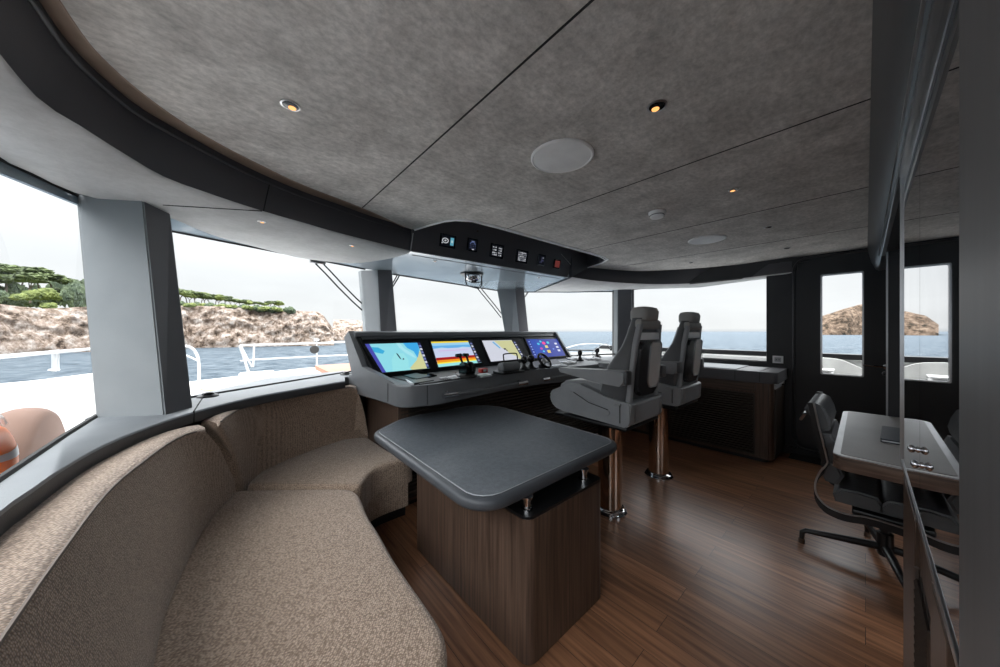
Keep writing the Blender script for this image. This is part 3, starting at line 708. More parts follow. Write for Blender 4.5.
# plan of the leather desk
zr, zbm = 1.0, .845
front = [tuple(PZ(u,v,zr)[:2]) for u,v in [(440,382.6),(470,378),(504,372.9),(535,369.3),(565,366.8)]]
front = [(1.10,2.035)]+front+[(3.3,2.02),(3.95,1.94),(4.16,1.93)]
front = [tuple(q[:2]) for q in cr([(a,b_,0) for a,b_ in front],5)]
desk = roundpoly([(.925,2.05),(1.10,2.035)], 0)
cornerl = [(.925,2.30),(.925,2.16),(.935,2.10),(.965,2.06),(1.01,2.04)]
plan = cornerl+front+[(4.17,3.02),(.86,3.02),(.87,2.80)]
bm = NB(); prism(bm, plan, zbm, zr-.006, .012, 3); bmesh.ops.triangulate(bm, faces=[f for f in bm.faces if len(f.verts) > 4])
link('leather_desk', bm, M['console_leather'], con, True, 45)
# raised rim along the left cheek and monitor hood
T0, T1 = PZ(364,344,1.263), PZ(557,339,1.263)
B0, B1 = PZ(380,374.4,1.025), PZ(565,356,1.025)
mn = (B1-B0).cross(T0-B0).normalized()
if mn.y > 0: mn = -mn           # faces the helm
def onp(u, v): return PP(u, v, B0, mn)
# side cheek (left) in plane x=.93
vn = Vector((2.95-2.30, -(.842-.925), 0)).normalized(); vp = Vector((.925,2.30,1.0))
ck = [PP(u,v,vp,vn) for u,v in [(394,383),(362,367),(348.5,331),(344,337.5),(353.5,383),(361,390),(394,406)]]
ck = [Vector((.925,2.16,.995))]+ck+[Vector((.925,2.16,.848))]
def cheekmesh(P, off):
    off = Vector(off); bm = NB(); a = [bm.verts.new(p) for p in P]; b_ = [bm.verts.new(p+off) for p in P]; n = len(P)
    bm.faces.new(a); bm.faces.new(b_[::-1])
    for k in range(n): bm.faces.new((a[k],a[(k+1)%n],b_[(k+1)%n],b_[k]))
    bmesh.ops.triangulate(bm, faces=[f for f in bm.faces if len(f.verts) > 4]); return bm
link('left_cheek', cheekmesh(ck, (.045,.0,0)), M['console_leather'], con)
# monitor face panel + top visor
fp = [onp(364,382), onp(352,333.5), onp(562,332.8), onp(578,357)]
L0 = PP(362,380,B0,mn)
def on_x(x, z):  # point of the monitor plane at given x,z
    y = B0.y - ((x-B0.x)*mn.x + (z-B0.z)*mn.z)/mn.y
    return Vector((x,y,z))
pb0, pb1, pt0, pt1 = on_x(.94,.99), on_x(3.72,.99), on_x(.885,1.335), on_x(3.84,1.335)
bm = NB(); slab3(bm, [pb0,pb1,pt1,pt0], (0,.03,-.01)); link('monitor_panel', bm, M['bezel'], con)
vis = []
for x in (.875, 3.87):
    p = on_x(x,1.335); vis.append([p+Vector((0,-.005,-.012)), p+Vector((0,-.02,.0)), p+Vector((0,-.01,.028)), p+Vector((0,.02,.038)), p+Vector((0,.07,.034)), p+Vector((0,.10,.0)), p+Vector((0,.08,-.09))])
bm = NB(); loft(bm, vis, True, True); link('visor', bm, M['console_leather'], con, True, 35)
bm = NB(); slab3(bm, [Vector((.90,3.0,.97)),Vector((3.77,3.02,.97)),Vector((3.77,pt1.y+.07,1.32)),Vector((.875,pt0.y+.07,1.32))], (0,.02,0)); link('hood_back', bm, M['console_leather'], con)
for (za, zz) in ((1.30,1.325),):
    bm = NB(); slab3(bm, [on_x(.93,1.295)+mn*.002, on_x(3.80,1.295)+mn*.002, on_x(3.82,1.33)+mn*.002, on_x(.92,1.33)+mn*.002], mn*.010); link('hood_strip', bm, M['lip_leather'], con)
link('right_cheek', cheekmesh([pb1+Vector((0,-.03,0)), pt1+Vector((0,-.035,.03)), pt1+Vector((0,.08,.02)), Vector((3.80,3.0,.99))], (.03,0,0)), M['console_leather'], con)
# monitors
def lerp2(q, s, t):  # q: BL BR TR TL
    a = q[0].lerp(q[1], s); b_ = q[3].lerp(q[2], s); return a.lerp(b_, t)
def monitor(px, label, shapes, bgc):
    q = [onp(*p) for p in px]     # BL BR TR TL
    c = sum(q, Vector())/4
    big = [lerp2(q, s, t) for s, t in ((-.035,-.05),(1.035,-.05),(1.035,1.12),(-.035,1.12))]
    bm = NB(); slab3(bm, [p+mn*.003 for p in big], mn*.008, bev=.002, seg=1); mo = link('monitor', bm, M['bezel'], con)
    mo['label'] = label
    bm = NB(); ms = []; lv = 0
    def poly(pts, col, lift, stg=.72):
        m = em(col, stg)
        if m not in ms: ms.append(m)
        f = bm.faces.new([bm.verts.new(lerp2(q, s, t)+mn*(.0115+lift)) for s, t in pts]); f.material_index = ms.index(m)
    poly([(0,0),(1,0),(1,1),(0,1)], bgc, 0)
    for k, sh in enumerate(shapes): poly(sh[0], sh[1], .00025*(k+1))
    for f in list(bm.faces): f.normal_update()
    me = bpy.data.meshes.new('screen'); bm.to_mesh(me); bm.free()
    for m in ms: me.materials.append(m)
    o = bpy.data.objects.new('screen', me); C.objects.link(o); o.parent = mo; o.matrix_parent_inverse = wm(mo).inverted()
    return mo
def R_(x0,y0,x1,y1): return [(x0,y0),(x1,y0),(x1,y1),(x0,y1)]
def circ(cx,cy,r,n=10,ry=None): return [(cx+r*math.cos(2*math.pi*k/n), cy+(ry or r*1.6)*math.sin(2*math.pi*k/n)) for k in range(n)]
icons = lambda x: [(R_(x,.06+.125*k,x+.05,.14+.125*k), (200,205,215) if k%2 else (110,120,170)) for k in range(7)]
s1 = [(R_(0,0,.07,1),(72,74,170)), ([(.07,.70),(.20,.62),(.26,.72),(.18,.86),(.07,.88)],(60,170,215)), ([(.52,0),(.80,.34),(.86,.62),(.94,.66),(.94,0)],(205,205,150)),
      ([(.66,1),(.70,.80),(.80,.66),(.83,.40),(.90,.60),(.94,.80),(.94,1)],(60,165,225)), ([(.60,1),(.64,.78),(.76,.58),(.80,.40),(.74,.44),(.62,.62),(.55,.82),(.53,1)],(165,225,235)),
      ([(.20,0),(.30,.4),(.42,.62),(.58,.60),(.62,.36),(.56,.10),(.60,0)],(150,222,228)), ([(.46,.42),(.49,.38),(.47,.60),(.44,.62)],(40,60,80)), ([(.50,.36),(.55,.38),(.53,.44)],(60,80,100)),
      (R_(.94,0,1,1),(38,40,80))] + icons(.945)
s2 = [(R_(0,.93,.9,1),(235,205,60)), (R_(0,.78,.9,.93),(150,205,235)), ([(0,.70),(.2,.74),(.45,.66),(.7,.74),(.9,.70),(.9,.82),(0,.82)],(100,170,225)), (R_(0,.34,.9,.70),(196,205,232)), (R_(.1,.58,.8,.62),(205,185,225)), (R_(0,.24,.9,.34),(160,20,24)),
      (R_(0,.15,.9,.24),(238,150,30)), (R_(0,.10,.9,.15),(240,225,70)), (R_(0,0,.9,.10),(150,225,225)), (R_(.9,0,1,1),(24,26,40))] + icons(.925)
s3 = [([(.34,.95),(.40,.80),(.46,.60),(.56,.46),(.60,.30),(.74,.16),(.80,0),(.88,0),(.88,.98),(.34,.98)],(200,200,150)), ([(.30,.95),(.36,.80),(.42,.62),(.40,.55),(.33,.70),(.26,.90)],(110,175,215)), (R_(.50,.50,.56,.58),(30,30,35)), (R_(.55,.42,.58,.50),(30,30,35)),
      (R_(.88,0,1,1),(24,26,40))] + icons(.91)
s4 = [(R_(0,0,.10,1),(30,50,140)), ([(.1,0),(.5,.3),(.55,.7),(.3,1),(.1,1)],(30,70,170)), (circ(.48,.76,.055),(235,50,140)), (circ(.40,.86,.035),(70,200,220)), (circ(.62,.78,.045),(60,190,220)), (circ(.33,.46,.04),(190,60,170)), (R_(.47,.48,.56,.62),(225,205,110)), (R_(.47,.20,.57,.36),(225,200,90)),
      (circ(.30,.72,.04),(70,190,230)), (circ(.36,.30,.03),(80,190,230)), (circ(.70,.40,.03),(90,120,220))] + [(R_(.82,.25+.2*k,.90,.35+.2*k),(210,215,235)) for k in range(3)] + [(R_(.03,.12+.14*k,.07,.18+.14*k),(150,170,230)) for k in range(6)]
monitor([(382,373.5),(429,369),(419.5,343.5),(364.5,345)], 'monitor showing a pale blue sea chart, nearest the sofa', s1, (140,215,228))
monitor([(438,368),(481,363.2),(471,341.5),(430.5,342.5)], 'monitor showing striped sonar bands with a red layer', s2, (170,210,230))
monitor([(490.5,362.4),(525.5,359),(514.5,340.6),(481.5,341.3)], 'monitor showing a grey and khaki chart', s3, (205,208,220))
monitor([(534,358.6),(565,356),(556.5,339.4),(525.5,340)], 'monitor showing a dark blue menu with coloured icons', s4, (28,50,150))
# equipment on the desk
zd = zr+.0
def plate(name, px, h_, m, z=zr, bev=.003, lab=None, par=None):
    pts = [PZ(u,v,z) for u,v in px]; bm = NB(); slab3(bm, [(p.x,p.y,zr-.006) for p in pts], (0,0,h_+.006), bev=bev, seg=1)
    o_ = link(name, bm, m, par or con)
    if lab: o_['label'] = lab
    return o_
plate('dark_inlay', [(392,377),(420,384),(562,364.5),(556,358.5)], .002, M['lip_leather'], bev=0)
tsn = plate('touch_panel', [(399,375),(416,380.5),(437,376.5),(417,371.8)], .012, M['blackgloss'])
bm = NB(); c_ = [PZ(u,v,zr+.0125) for u,v in [(405,375.2),(417,378.6),(431,376),(416,373)]]; slab3(bm, c_, (0,0,.0008)); link('display', bm, em((62,80,90),.6), tsn)
plate('keypad', [(408,381.3),(414,384.2),(434,381),(428,378.4)], .008, M['black'])
plate('keypad_edge', [(405.5,379.8),(408.3,381.2),(414,384.4),(411,384.5)], .010, M['panel_white'], lab='pale strip beside the black keypad')
def keypad(px, n1, n2, body, key, hgt=.010):
    o_ = plate('keypad', px, hgt, body); q = [PZ(u,v,zr+hgt) for u,v in px]; bm = NB()
    for i in range(n1):
        for j in range(n2):
            f_ = [(i+.15)/n1,(i+.85)/n1]; g_ = [(j+.15)/n2,(j+.85)/n2]
            pp = [q[0].lerp(q[1],s).lerp(q[3].lerp(q[2],s),t) for s,t in ((f_[0],g_[0]),(f_[1],g_[0]),(f_[1],g_[1]),(f_[0],g_[1]))]
            slab3(bm, [(p.x,p.y,zr+hgt-.001) for p in pp], (0,0,.004))
    link('keys', bm, key, o_); return o_
keypad([(439,379),(446,380.2),(452,379.2),(446,377.6)], 4, 3, M['panel_grey'], M['black'])
keypad([(447,377.8),(453,379.3),(461,378),(455,376)], 3, 3, M['panel_white'], M['panel_grey'])
keypad([(455,373.5),(461,374.8),(468,373.8),(462,372.6)], 3, 2, M['black'], M['panel_grey'])
gp = plate('alarm_panel', [(475,375.3),(481,377.2),(492,375.4),(486,373.6)], .008, M['panel_white']); bm = NB(); c_ = [PZ(u,v,zr+.009) for u,v in [(477,375.2),(481.5,376.5),(490,375.2),(486,374)]]; slab3(bm, c_, (0,0,.001)); link('display', bm, mat('green_display', (.07,.22,.15), .3), gp)
keypad([(549,366.3),(556,367),(568,366),(562,364.4)], 4, 2, M['panel_white'], M['panel_grey'])
keypad([(560,362.5),(566,363.8),(577,363),(571,361)], 4, 2, M['panel_white'], M['black'])
keypad([(566,358.5),(571,359.8),(582,359),(576,357.6)], 3, 2, M['panel_white'], M['panel_grey'])
keypad([(583,358),(588,359.5),(601,359),(595,357.4)], 3, 3, M['panel_white'], M['panel_grey'])
# red covered emergency switch
p = PZ(483,372.5,zr);
bm = NB(); box(bm, (p.x,p.y,zr+.02), (.075,.05,.04), bev=.006); es_ = link('emergency_switch', bm, mat('red_plastic', (.55,.05,.04), .35), con, True); es_['label'] = 'red emergency switch'
bm = NB(); box(bm, (p.x,p.y-.027,zr+.02), (.03,.006,.018), bev=.002); link('switch_window', bm, M['panel_white'], es_)
# throttle / joystick heads
def joystick(u, v, s, nm='joystick'):
    p = PZ(u,v,zr); bm = NB(); lathe(bm, [(.055*s,0),(.055*s,.012),(.035*s,.022),(.018*s,.04),(.014*s,.07)], p, 20); o_ = link(nm, bm, M['black'], con, True, 60)
    bm = NB(); lathe(bm, [(.014*s,.06),(.028*s,.075),(.033*s,.10),(.028*s,.125),(.012*s,.135)], p, 18); link('knob', bm, M['blackgloss'], o_, True, 70); return o_
# large dual-lever control with ball body
p = PZ(467,377,zr); bm = NB(); lathe(bm, [(.085,0),(.085,.02),(.06,.03)], p, 24); lv = link('throttle_control', bm, M['black'], con, True)
for sx in (-1,1):
    bm = NB(); lathe(bm, [(.001,-.018),(.055,-.018),(.06,0),(.055,.018),(.001,.018)], p+Vector((sx*.03,0,.065)), 24, Euler((0,math.pi/2,0)).to_matrix()); link('lever_drum', bm, M['blackgloss'], lv, True)
    bm = NB(); tube(bm, [p+Vector((sx*.03,.01,.10)), p+Vector((sx*.032,.05,.16)), p+Vector((sx*.034,.07,.175))], .009, 8); tube(bm, [p+Vector((sx*.01,.07,.175)), p+Vector((sx*.06,.07,.172))], .015, 10); link('lever', bm, M['blackgloss'], lv, True)
# roller control with a loop handle
p = PZ(509,373,zr); bm = NB(); box(bm, (p.x,p.y,zr+.012), (.26,.14,.024), bev=.006); th = link('roller_control', bm, M['black'], con, True)
bm = NB(); tube(bm, [p+Vector((-.11,0,.055)), p+Vector((-.10,0,.055)), p+Vector((.10,0,.055)), p+Vector((.11,0,.055))], [.02,.043,.043,.02], 18); link('roller', bm, M['console_leather'], th, True)
p = PZ(509,364,zr); bm = NB(); tube(bm, cr([p+Vector((-.085,-.02,0)), p+Vector((-.085,0,.09)), p+Vector((-.06,.01,.115)), p+Vector((.09,.01,.118)), p+Vector((.125,0,.10)), p+Vector((.12,-.02,.01))],4), .0075, 8); link('loop_handle', bm, M['blackgloss'], th, True)
joystick(524,370,1.0); joystick(531,368.5,1.1); joystick(597,357,1.1); joystick(580,360.5,.9)
# small steering wheel, tilted to the helmsman
p = PZ(544.5,368,zr)+Vector((0,0,.075)); Rm = Euler((math.radians(52),0,math.radians(8))).to_matrix()
bm = NB(); lathe(bm, [(.035,0),(.04,.03),(.02,.05)], (p.x,p.y+.03,zr-.002), 16); wh = link('steering_wheel', bm, M['black'], con, True)
bm = NB(); tube(bm, [p+Rm@Vector((.082*math.cos(a_*math.pi/14), .082*math.sin(a_*math.pi/14), 0)) for a_ in range(29)], .013, 10); link('rim', bm, M['blackgloss'], wh, True)
bm = NB()
for a_ in (90,210,330): tube(bm, [p, p+Rm@Vector((.08*math.cos(math.radians(a_)), .08*math.sin(math.radians(a_)), 0))], .007, 8)
lathe(bm, [(.001,-.02),(.028,-.018),(.03,0),(.02,.014),(.001,.016)], p, 18, Rm); tube(bm, [p, (p.x,p.y+.03,zr+.03)], .012, 8); link('spokes', bm, M['steel'], wh, True)
# grab rails with chrome mounts on the leather front
def frontpt(u, v, off=.045):
    # vertical front surface: sample nearest plan point
    k = (u-CX)/F; rx, ry = DX+k*RX, DY+k*RY; best = None
    for i in range(len(front)-1):
        a, b_ = Vector(front[i]), Vector(front[i+1]); d = b_-a; det = d.x*(-ry)+d.y*rx
        if abs(det) < 1e-9: continue
        s = (-a.x*(-ry)-a.y*rx)/det
        if -.02 <= s <= 1.02: best = a+d*s
    t = best.dot(Vector((rx,ry)))/(rx*rx+ry*ry); n_ = Vector((0,-1))
    return Vector((best.x, best.y-off, EYE+(CY-v)/F*t))
for (ua, va, ub, vb) in ((447,394,519,382.5),(543,378.5,572,374)):
    a = frontpt(ua,va); b_ = frontpt(ub,vb); mids = [frontpt(ua+(ub-ua)*s, va+(vb-va)*s) for s in (.25,.5,.75)]
    bm = NB(); tube(bm, [a]+mids+[b_], .015, 10); gr = link('grab_rail', bm, M['console_leather'], con, True); gr['label'] = 'grey wrapped grab rail'
    for q in (a, b_):
        bm = NB(); tube(bm, [q+Vector((0,.045,0)), q+Vector((0,.0,0))], .012, 10); tube(bm, [q+Vector((-.06,0,0)), q+Vector((.06,0,0))], .020, 12); tube(bm, [q+Vector((0,.045,-.0)), q+Vector((0,.04,0))], .025, 12); link('rail_mount', bm, M['chrome'], gr, True)
for q in ((.924,2.30),(1.10,2.035)):
    bm = NB(); tube(bm, [(q[0]-.001,q[1]-.002,zr-.01),(q[0]-.001,q[1]-.002,zbm+.012)], .002, 6); link('leather_seam', bm, M['seam'], con)
# base: walnut end panel, black louvred front
bm = NB(); prism(bm, [(1.0,2.32),(4.17,2.32),(4.17,3.0),(1.0,3.0)], .06, .85); link('cabinet_body', bm, M['walnut'], con)
bm = NB(); prism(bm, [(1.04,2.38),(4.15,2.38),(4.15,2.98),(1.04,2.98)], 0, .06); link('plinth', bm, M['black'], con)
bm = NB(); box(bm, (2.58,2.312,.46), (3.14,.014,.74))
for k in range(24): box(bm, (2.58,2.300,.115+.030*k), (3.12,.016,.016), rot=Euler((math.radians(25),0,0)).to_matrix())
link('louvre_front', bm, M['grille_black'], con)
bm = NB(); box(bm, (1.045,2.308,.45), (.09,.03,.80), bev=.004); link('corner_post', bm, M['walnut'], con)
# ================================================================ HELM CHAIRS (modelled facing +Y round their pedestal)
def sec(x0, x1, y0, y1, z, r=.03, n=4): return [(p[0],p[1],z if not callable(z) else z(p[0],p[1])) for p in rrect(x0,y0,x1,y1,r,n)]
def helm_chair():
    LOCAL[0] = True
    t = thing('helm_chair', '', 'helm chair')
    bm = NB(); lathe(bm, [(.125,0),(.125,.012),(.118,.02),(.112,.03),(.098,.04)], n=36); link('base_flange', bm, M['chrome'], t, True)
    bm = NB(); lathe(bm, [(.088,.035),(.088,.69)], n=36); link('pedestal', bm, M['chrome_reflect'], t, True)
    bm = NB(); box(bm, (0,-.01,.70), (.36,.42,.03), bev=.008); box(bm, (0,.04,.722), (.50,.60,.022), bev=.008); link('base_plate', bm, M['black'], t, True)
    # seat shell
    side = [(.365,.90),(.385,.86),(.37,.80),(.32,.768),(.25,.755),(-.255,.735),(-.28,.76),(-.29,.895),(-.2,.905),(-.10,.92),(0,.955),(.10,.98),(.22,.965),(.30,.93)]
    side = roundpoly(side, .02, 3)
    bm = NB(); slab3(bm, [(-.25,a,b_) for a,b_ in side], (.50,0,0), bev=.010, seg=3); link('seat_shell', bm, M['chair_leather'], t, True, 50)
    for sx in (-1,1):
        sp = [(.30,.90),(.31,.84),(.22,.80),(-.12,.79),(-.16,.82),(-.06,.85),(.06,.885),(.18,.92)]
        bm = NB(); slab3(bm, [(sx*.249,a,b_) for a,b_ in roundpoly(sp,.02,2)], (sx*.006,0,0), bev=.002, seg=1); link('side_panel', bm, M['chair_leather'], t, True, 30)
        bm = NB(); tube(bm, [(sx*.256,.15,.915),(sx*.256,.02,.86),(sx*.256,-.13,.835)], .003, 5); link('side_seam', bm, M['seam'], t)
        bm = NB(); tube(bm, [(sx*.252,-.215,.76),(sx*.252,-.215,.89)], .003, 5); link('side_seam', bm, M['seam'], t)
    bm = NB(); box(bm, (.19,-.292,.83), (.012,.006,.12), bev=.002); link('corner_strip', bm, M['steel'], t); bm = NB(); box(bm, (-.19,-.292,.83), (.012,.006,.12), bev=.002); link('corner_strip', bm, M['steel'], t)
    bm = NB(); cs = roundpoly([(.33,.90),(.345,.94),(.27,.985),(.10,1.005),(-.10,.985),(-.16,.93),(-.16,.90)], .025, 3)
    slab3(bm, [(-.19,a,b_) for a,b_ in cs], (.38,0,0), bev=.02, seg=3); link('seat_cushion', bm, M['chair_leather'], t, True, 50)
    bm = NB(); box(bm, (0,-.015,.997), (.30,.012,.008), bev=.003); box(bm, (0,.10,1.003), (.30,.012,.008), bev=.003); link('cushion_channel', bm, M['seam'], t)
    # backrest
    S_ = [(.885,-.015,-.235,.222),(.95,-.045,-.25,.23),(1.05,-.075,-.262,.232),(1.13,-.10,-.268,.228),(1.20,-.145,-.272,.215),(1.27,-.185,-.278,.195),(1.34,-.205,-.285,.175),(1.41,-.222,-.292,.16),(1.462,-.235,-.30,.15)]
    bm = NB(); loft(bm, [sec(-w,w,yr,yf,z,.035) for z,yf,yr,w in S_], True, True); link('backrest', bm, M['chair_dark'], t, True, 60)
    bm = NB()
    loft(bm, [sec(-w*.72,w*.72,yr+.05,yf+.022,z,.03) for z,yf,yr,w in S_[1:-1]], True, True); link('backrest_pad', bm, M['chair_leather'], t, True, 60)
    # rear hoop with slot and the pod below it
    for sx in (-1,1):
        bm = NB(); S2 = [(.90,-.262,.195),(1.10,-.280,.195),(1.28,-.295,.170),(1.36,-.305,.155),(1.42,-.315,.145)]
        loft(bm, [sec(sx*w-.022,sx*w+.022,y-.006,y+.03,z,.012) for z,y,w in S2], True, True); link('back_frame', bm, M['chair_leather'], t, True, 60)
    bm = NB(); box(bm, (0,-.290,1.42), (.32,.055,.07), rot=Euler((math.radians(8),0,0)).to_matrix(), bev=.024, seg=4); link('back_hoop', bm, M['headrest'], t, True, 60)
    bm = NB(); box(bm, (0,-.300,1.338), (.29,.012,.05), bev=.004); link('slot_glint', bm, M['whiteplastic'], t, True)  # white plate put in for the glint inside the slot
    bm = NB(); pr = rrect(-.165,.93,.165,1.30,[.05,.05,.08,.08],6)
    V_ = [(x,-.250-(z-.93)*.09,z) for x,z in pr]
    slab3(bm, V_, (0,-.040,0), bev=.014, seg=4); link('back_pod', bm, M['chair_shell'], t, True, 50)
    bm = NB(); pr = rrect(-.02,.985,.145,1.29,[.03,.03,.06,.04],6)
    slab3(bm, [(x-.005,-.288-(z-.93)*.09,z) for x,z in pr], (0,-.005,0), bev=.003, seg=2); link('pod_insert', bm, M['pod'], t, True, 50)
    bm = NB(); q = [(x-.005,-.292-(z-.93)*.09,z) for x,z in rrect(-.025,.98,.15,1.295,[.03,.03,.06,.04],6)]; tube(bm, q+q[:1], .005, 6); link('insert_trim', bm, M['steel'], t, True)
    # headrest
    bm = NB(); loft(bm, [sec(-.115,.115,-.315,-.215,1.445,.035),sec(-.118,.118,-.325,-.205,1.46,.045),sec(-.118,.118,-.330,-.205,1.51,.045),sec(-.108,.108,-.32,-.215,1.535,.045),sec(-.07,.07,-.30,-.235,1.542,.03)], True, True); link('headrest', bm, M['headrest'], t, True, 60)
    for sx in (-1,1):
        pr = [(-.285,1.12),(-.285,1.03),(-.24,1.012),(-.07,1.02),(.10,1.045),(.235,1.062),(.26,1.08),(.25,1.095),(.10,1.10),(-.10,1.11)]
        bm = NB(); slab3(bm, [(sx*.235,a,b_) for a,b_ in roundpoly(pr,.02,3)], (sx*.075,0,0), bev=.014, seg=3); link('armrest', bm, M['chair_leather'], t, True, 50)
        bm = NB(); box(bm, (sx*.2725,-.281,1.07), (.070,.022,.088), bev=.008, seg=3); link('armrest_end', bm, M['chair_dark'], t, True, 50)
    bm = NB(); box(bm, (-.258,-.20,.885), (.012,.05,.012), bev=.003); link('release_latch', bm, M['steel'], t)
    bm = NB(); box(bm, (-.20,.37,.835), (.05,.02,.05), bev=.01); link('front_cap', bm, M['panel_grey'], t, True); bm = NB(); box(bm, (.20,.37,.835), (.05,.02,.05), bev=.01); link('front_cap', bm, M['panel_grey'], t, True)
    LOCAL[0] = False
    return t
hc = helm_chair(); hc.location = (2.25,1.29,0); hc['label'] = 'grey leather helm chair on a chrome pedestal, the nearer one beside the lounge table'
hc['group'] = 'helm chairs at the console'
hc2 = copy_tree(hc); hc2.location = (3.15,1.30,0); hc2['label'] = 'grey leather helm chair behind the nearer one, next to the louvred side cabinet'
# ================================================================ STARBOARD CABINET
cab = thing('side_cabinet', 'low dark walnut cabinet with louvred front and black leather top under the starboard window', 'cabinet', (4.5,1.2,0))
cx0, cy0 = 4.20, .60
def cpl(x0_, y0_, x1_, y1_, r_): return rrect(x0_, y0_, x1_, y1_, [0.001,0.001,r_,0.001], 6)
bm = NB(); prism(bm, cpl(cx0+.03,cy0+.02,XW-.004,2.35,.05), .05, .84); link('body', bm, M['walnut'], cab, True)
bm = NB(); prism(bm, cpl(cx0+.09,cy0+.07,XW-.004,2.35,.05), 0, .05); link('plinth', bm, M['black'], cab, True)
bm = NB(); prism(bm, cpl(cx0-.01,cy0-.02,XW-.004,2.38,.06), .838, .955, .014, 3); link('leather_top', bm, M['dark_leather'], cab, True, 40)
bm = NB(); prism(bm, rrect(cx0+.03,.93,XW-.02,2.0,.01), .954, .962, .003, 1); link('top_mat', bm, M['sill_leather'], cab)
bm = NB(); box(bm, (cx0+.026,1.33,.40), (.010,1.12,.64)); 
for k in range(24): box(bm, (cx0+.018,1.33,.10+.026*k), (.014,1.10,.013), rot=Euler((0,math.radians(-25),0)).to_matrix())
link('louvre_front', bm, M['grille_black'], cab)
bm = NB(); box(bm, (cx0+.024,1.33,.785), (.016,1.13,.085), bev=.003); link('drawer_front', bm, M['walnut_y'], cab)
bm = NB(); box(bm, (cx0+.022,.705,.45), (.020,.10,.77), bev=.004); link('corner_post', bm, M['walnut'], cab)
bm = NB(); box(bm, (cx0+.35,cy0+.012,.42), (.52,.018,.70), bev=.003); dr = link('door', bm, M['walnut_dark'], cab)
bm = NB(); box(bm, (cx0+.40,cy0-.002,.795), (.10,.016,.018), bev=.004); link('handle', bm, M['chrome'], dr)
bm = NB(); box(bm, (cx0+.35,cy0+.012,.80), (.52,.016,.05), bev=.003); link('drawer_front', bm, M['panel_grey'], cab)
for y in (.72,.93):
    bm = NB(); tube(bm, [(cx0-.011,y,.85),(cx0-.011,y,.944),(cx0+.01,y,.956),(XW-.05,y,.956)], .0025, 5); link('leather_seam', bm, M['seam'], cab)
# wall socket on the window pillar
p = PX(778,359.5,XW)
so_ = thing('wall_socket', 'small pale wall socket plate beside the starboard window', 'socket', (XW,p.y,p.z))
bm = NB(); box(bm, (XW-.006,p.y,p.z), (.012,.095,.085), bev=.004); link('face_plate', bm, M['whiteplastic'], so_, True)
bm = NB(); box(bm, (XW-.014,p.y,p.z), (.008,.058,.05), bev=.003); link('socket_insert', bm, M['panel_grey'], so_)
bm = NB()
for s_ in (-.012,.012): lathe(bm, [(.005,0),(.005,.003)], (XW-.018,p.y+s_,p.z), 8, Euler((0,-math.pi/2,0)).to_matrix())
link('pin_hole', bm, M['black'], so_)
# dark grating on the floor before the door
bm = NB(); box(bm, (4.72,.40,.006), (.18,.30,.012), bev=.003)
for k in range(9): box(bm, (4.645+.019*k,.40,.0145), (.008,.28,.006))
tag(link('door_mat', bm, M['rubber']), 'small black ribbed mat on the floor before the starboard door', 'mat')
# ================================================================ DESK (in the aft alcove)
dk = thing('writing_desk', 'wooden desk with beige leather top and metal edge, in the alcove beside the mirrors', 'desk', (3.07,-.2,0))
dp = roundpoly([(2.36,-.62),(3.765,-.62),(3.765,.118),(2.392,.113)], [0,0,.05,.05], 6)
dp = roundpoly([(2.345,-.62),(3.75,-.62),(3.75,.118),(2.375,.113)], [0,0,.06,.05], 6)
bm = NB(); prism(bm, dp, .665, .735, .006, 2); link('desktop', bm, M['walnut_desk'], dk, True)
bm = NB(); prism(bm, inset(dp,.001), .733, .740, .002, 1); link('metal_edge', bm, M['desk_trim'], dk)
bm = NB(); prism(bm, inset(dp,.028), .739, .7425, .001, 1); link('leather_top', bm, M['desk_leather'], dk)
bm = NB(); box(bm, (3.68,-.36,.335), (.05,.5,.67)); box(bm, (2.42,-.40,.335), (.05,.42,.67)); link('end_panel', bm, M['walnut_dark'], dk)
nb = thing('notebook', 'dark blue notebook lying on the leather desk top', 'notebook', tuple(PZ(896,434,.745)))
q = [PZ(u,v,.7435) for u,v in [(884,427),(886,441),(904,444),(903,428)]]
q = [(3.22,-.07),(2.82,-.055),(2.82,-.24),(3.22,-.24)]
bm = NB(); prism(bm, roundpoly(q,.012,3), .743, .749, .002, 1); link('cover', bm, M['notebook'], nb)
bm = NB(); prism(bm, inset(q,.006), .749, .757); link('pages', bm, M['panel_grey'], nb)
bm = NB(); prism(bm, roundpoly(q,.012,3), .757, .763, .002, 1); link('cover', bm, M['notebook'], nb)
# ================================================================ OFFICE CHAIR (faces the desk, seen from its side)
oc = thing('office_chair', 'black padded leather office chair with aluminium frame and star base at the desk', 'office chair', (3.05,-.02,0))
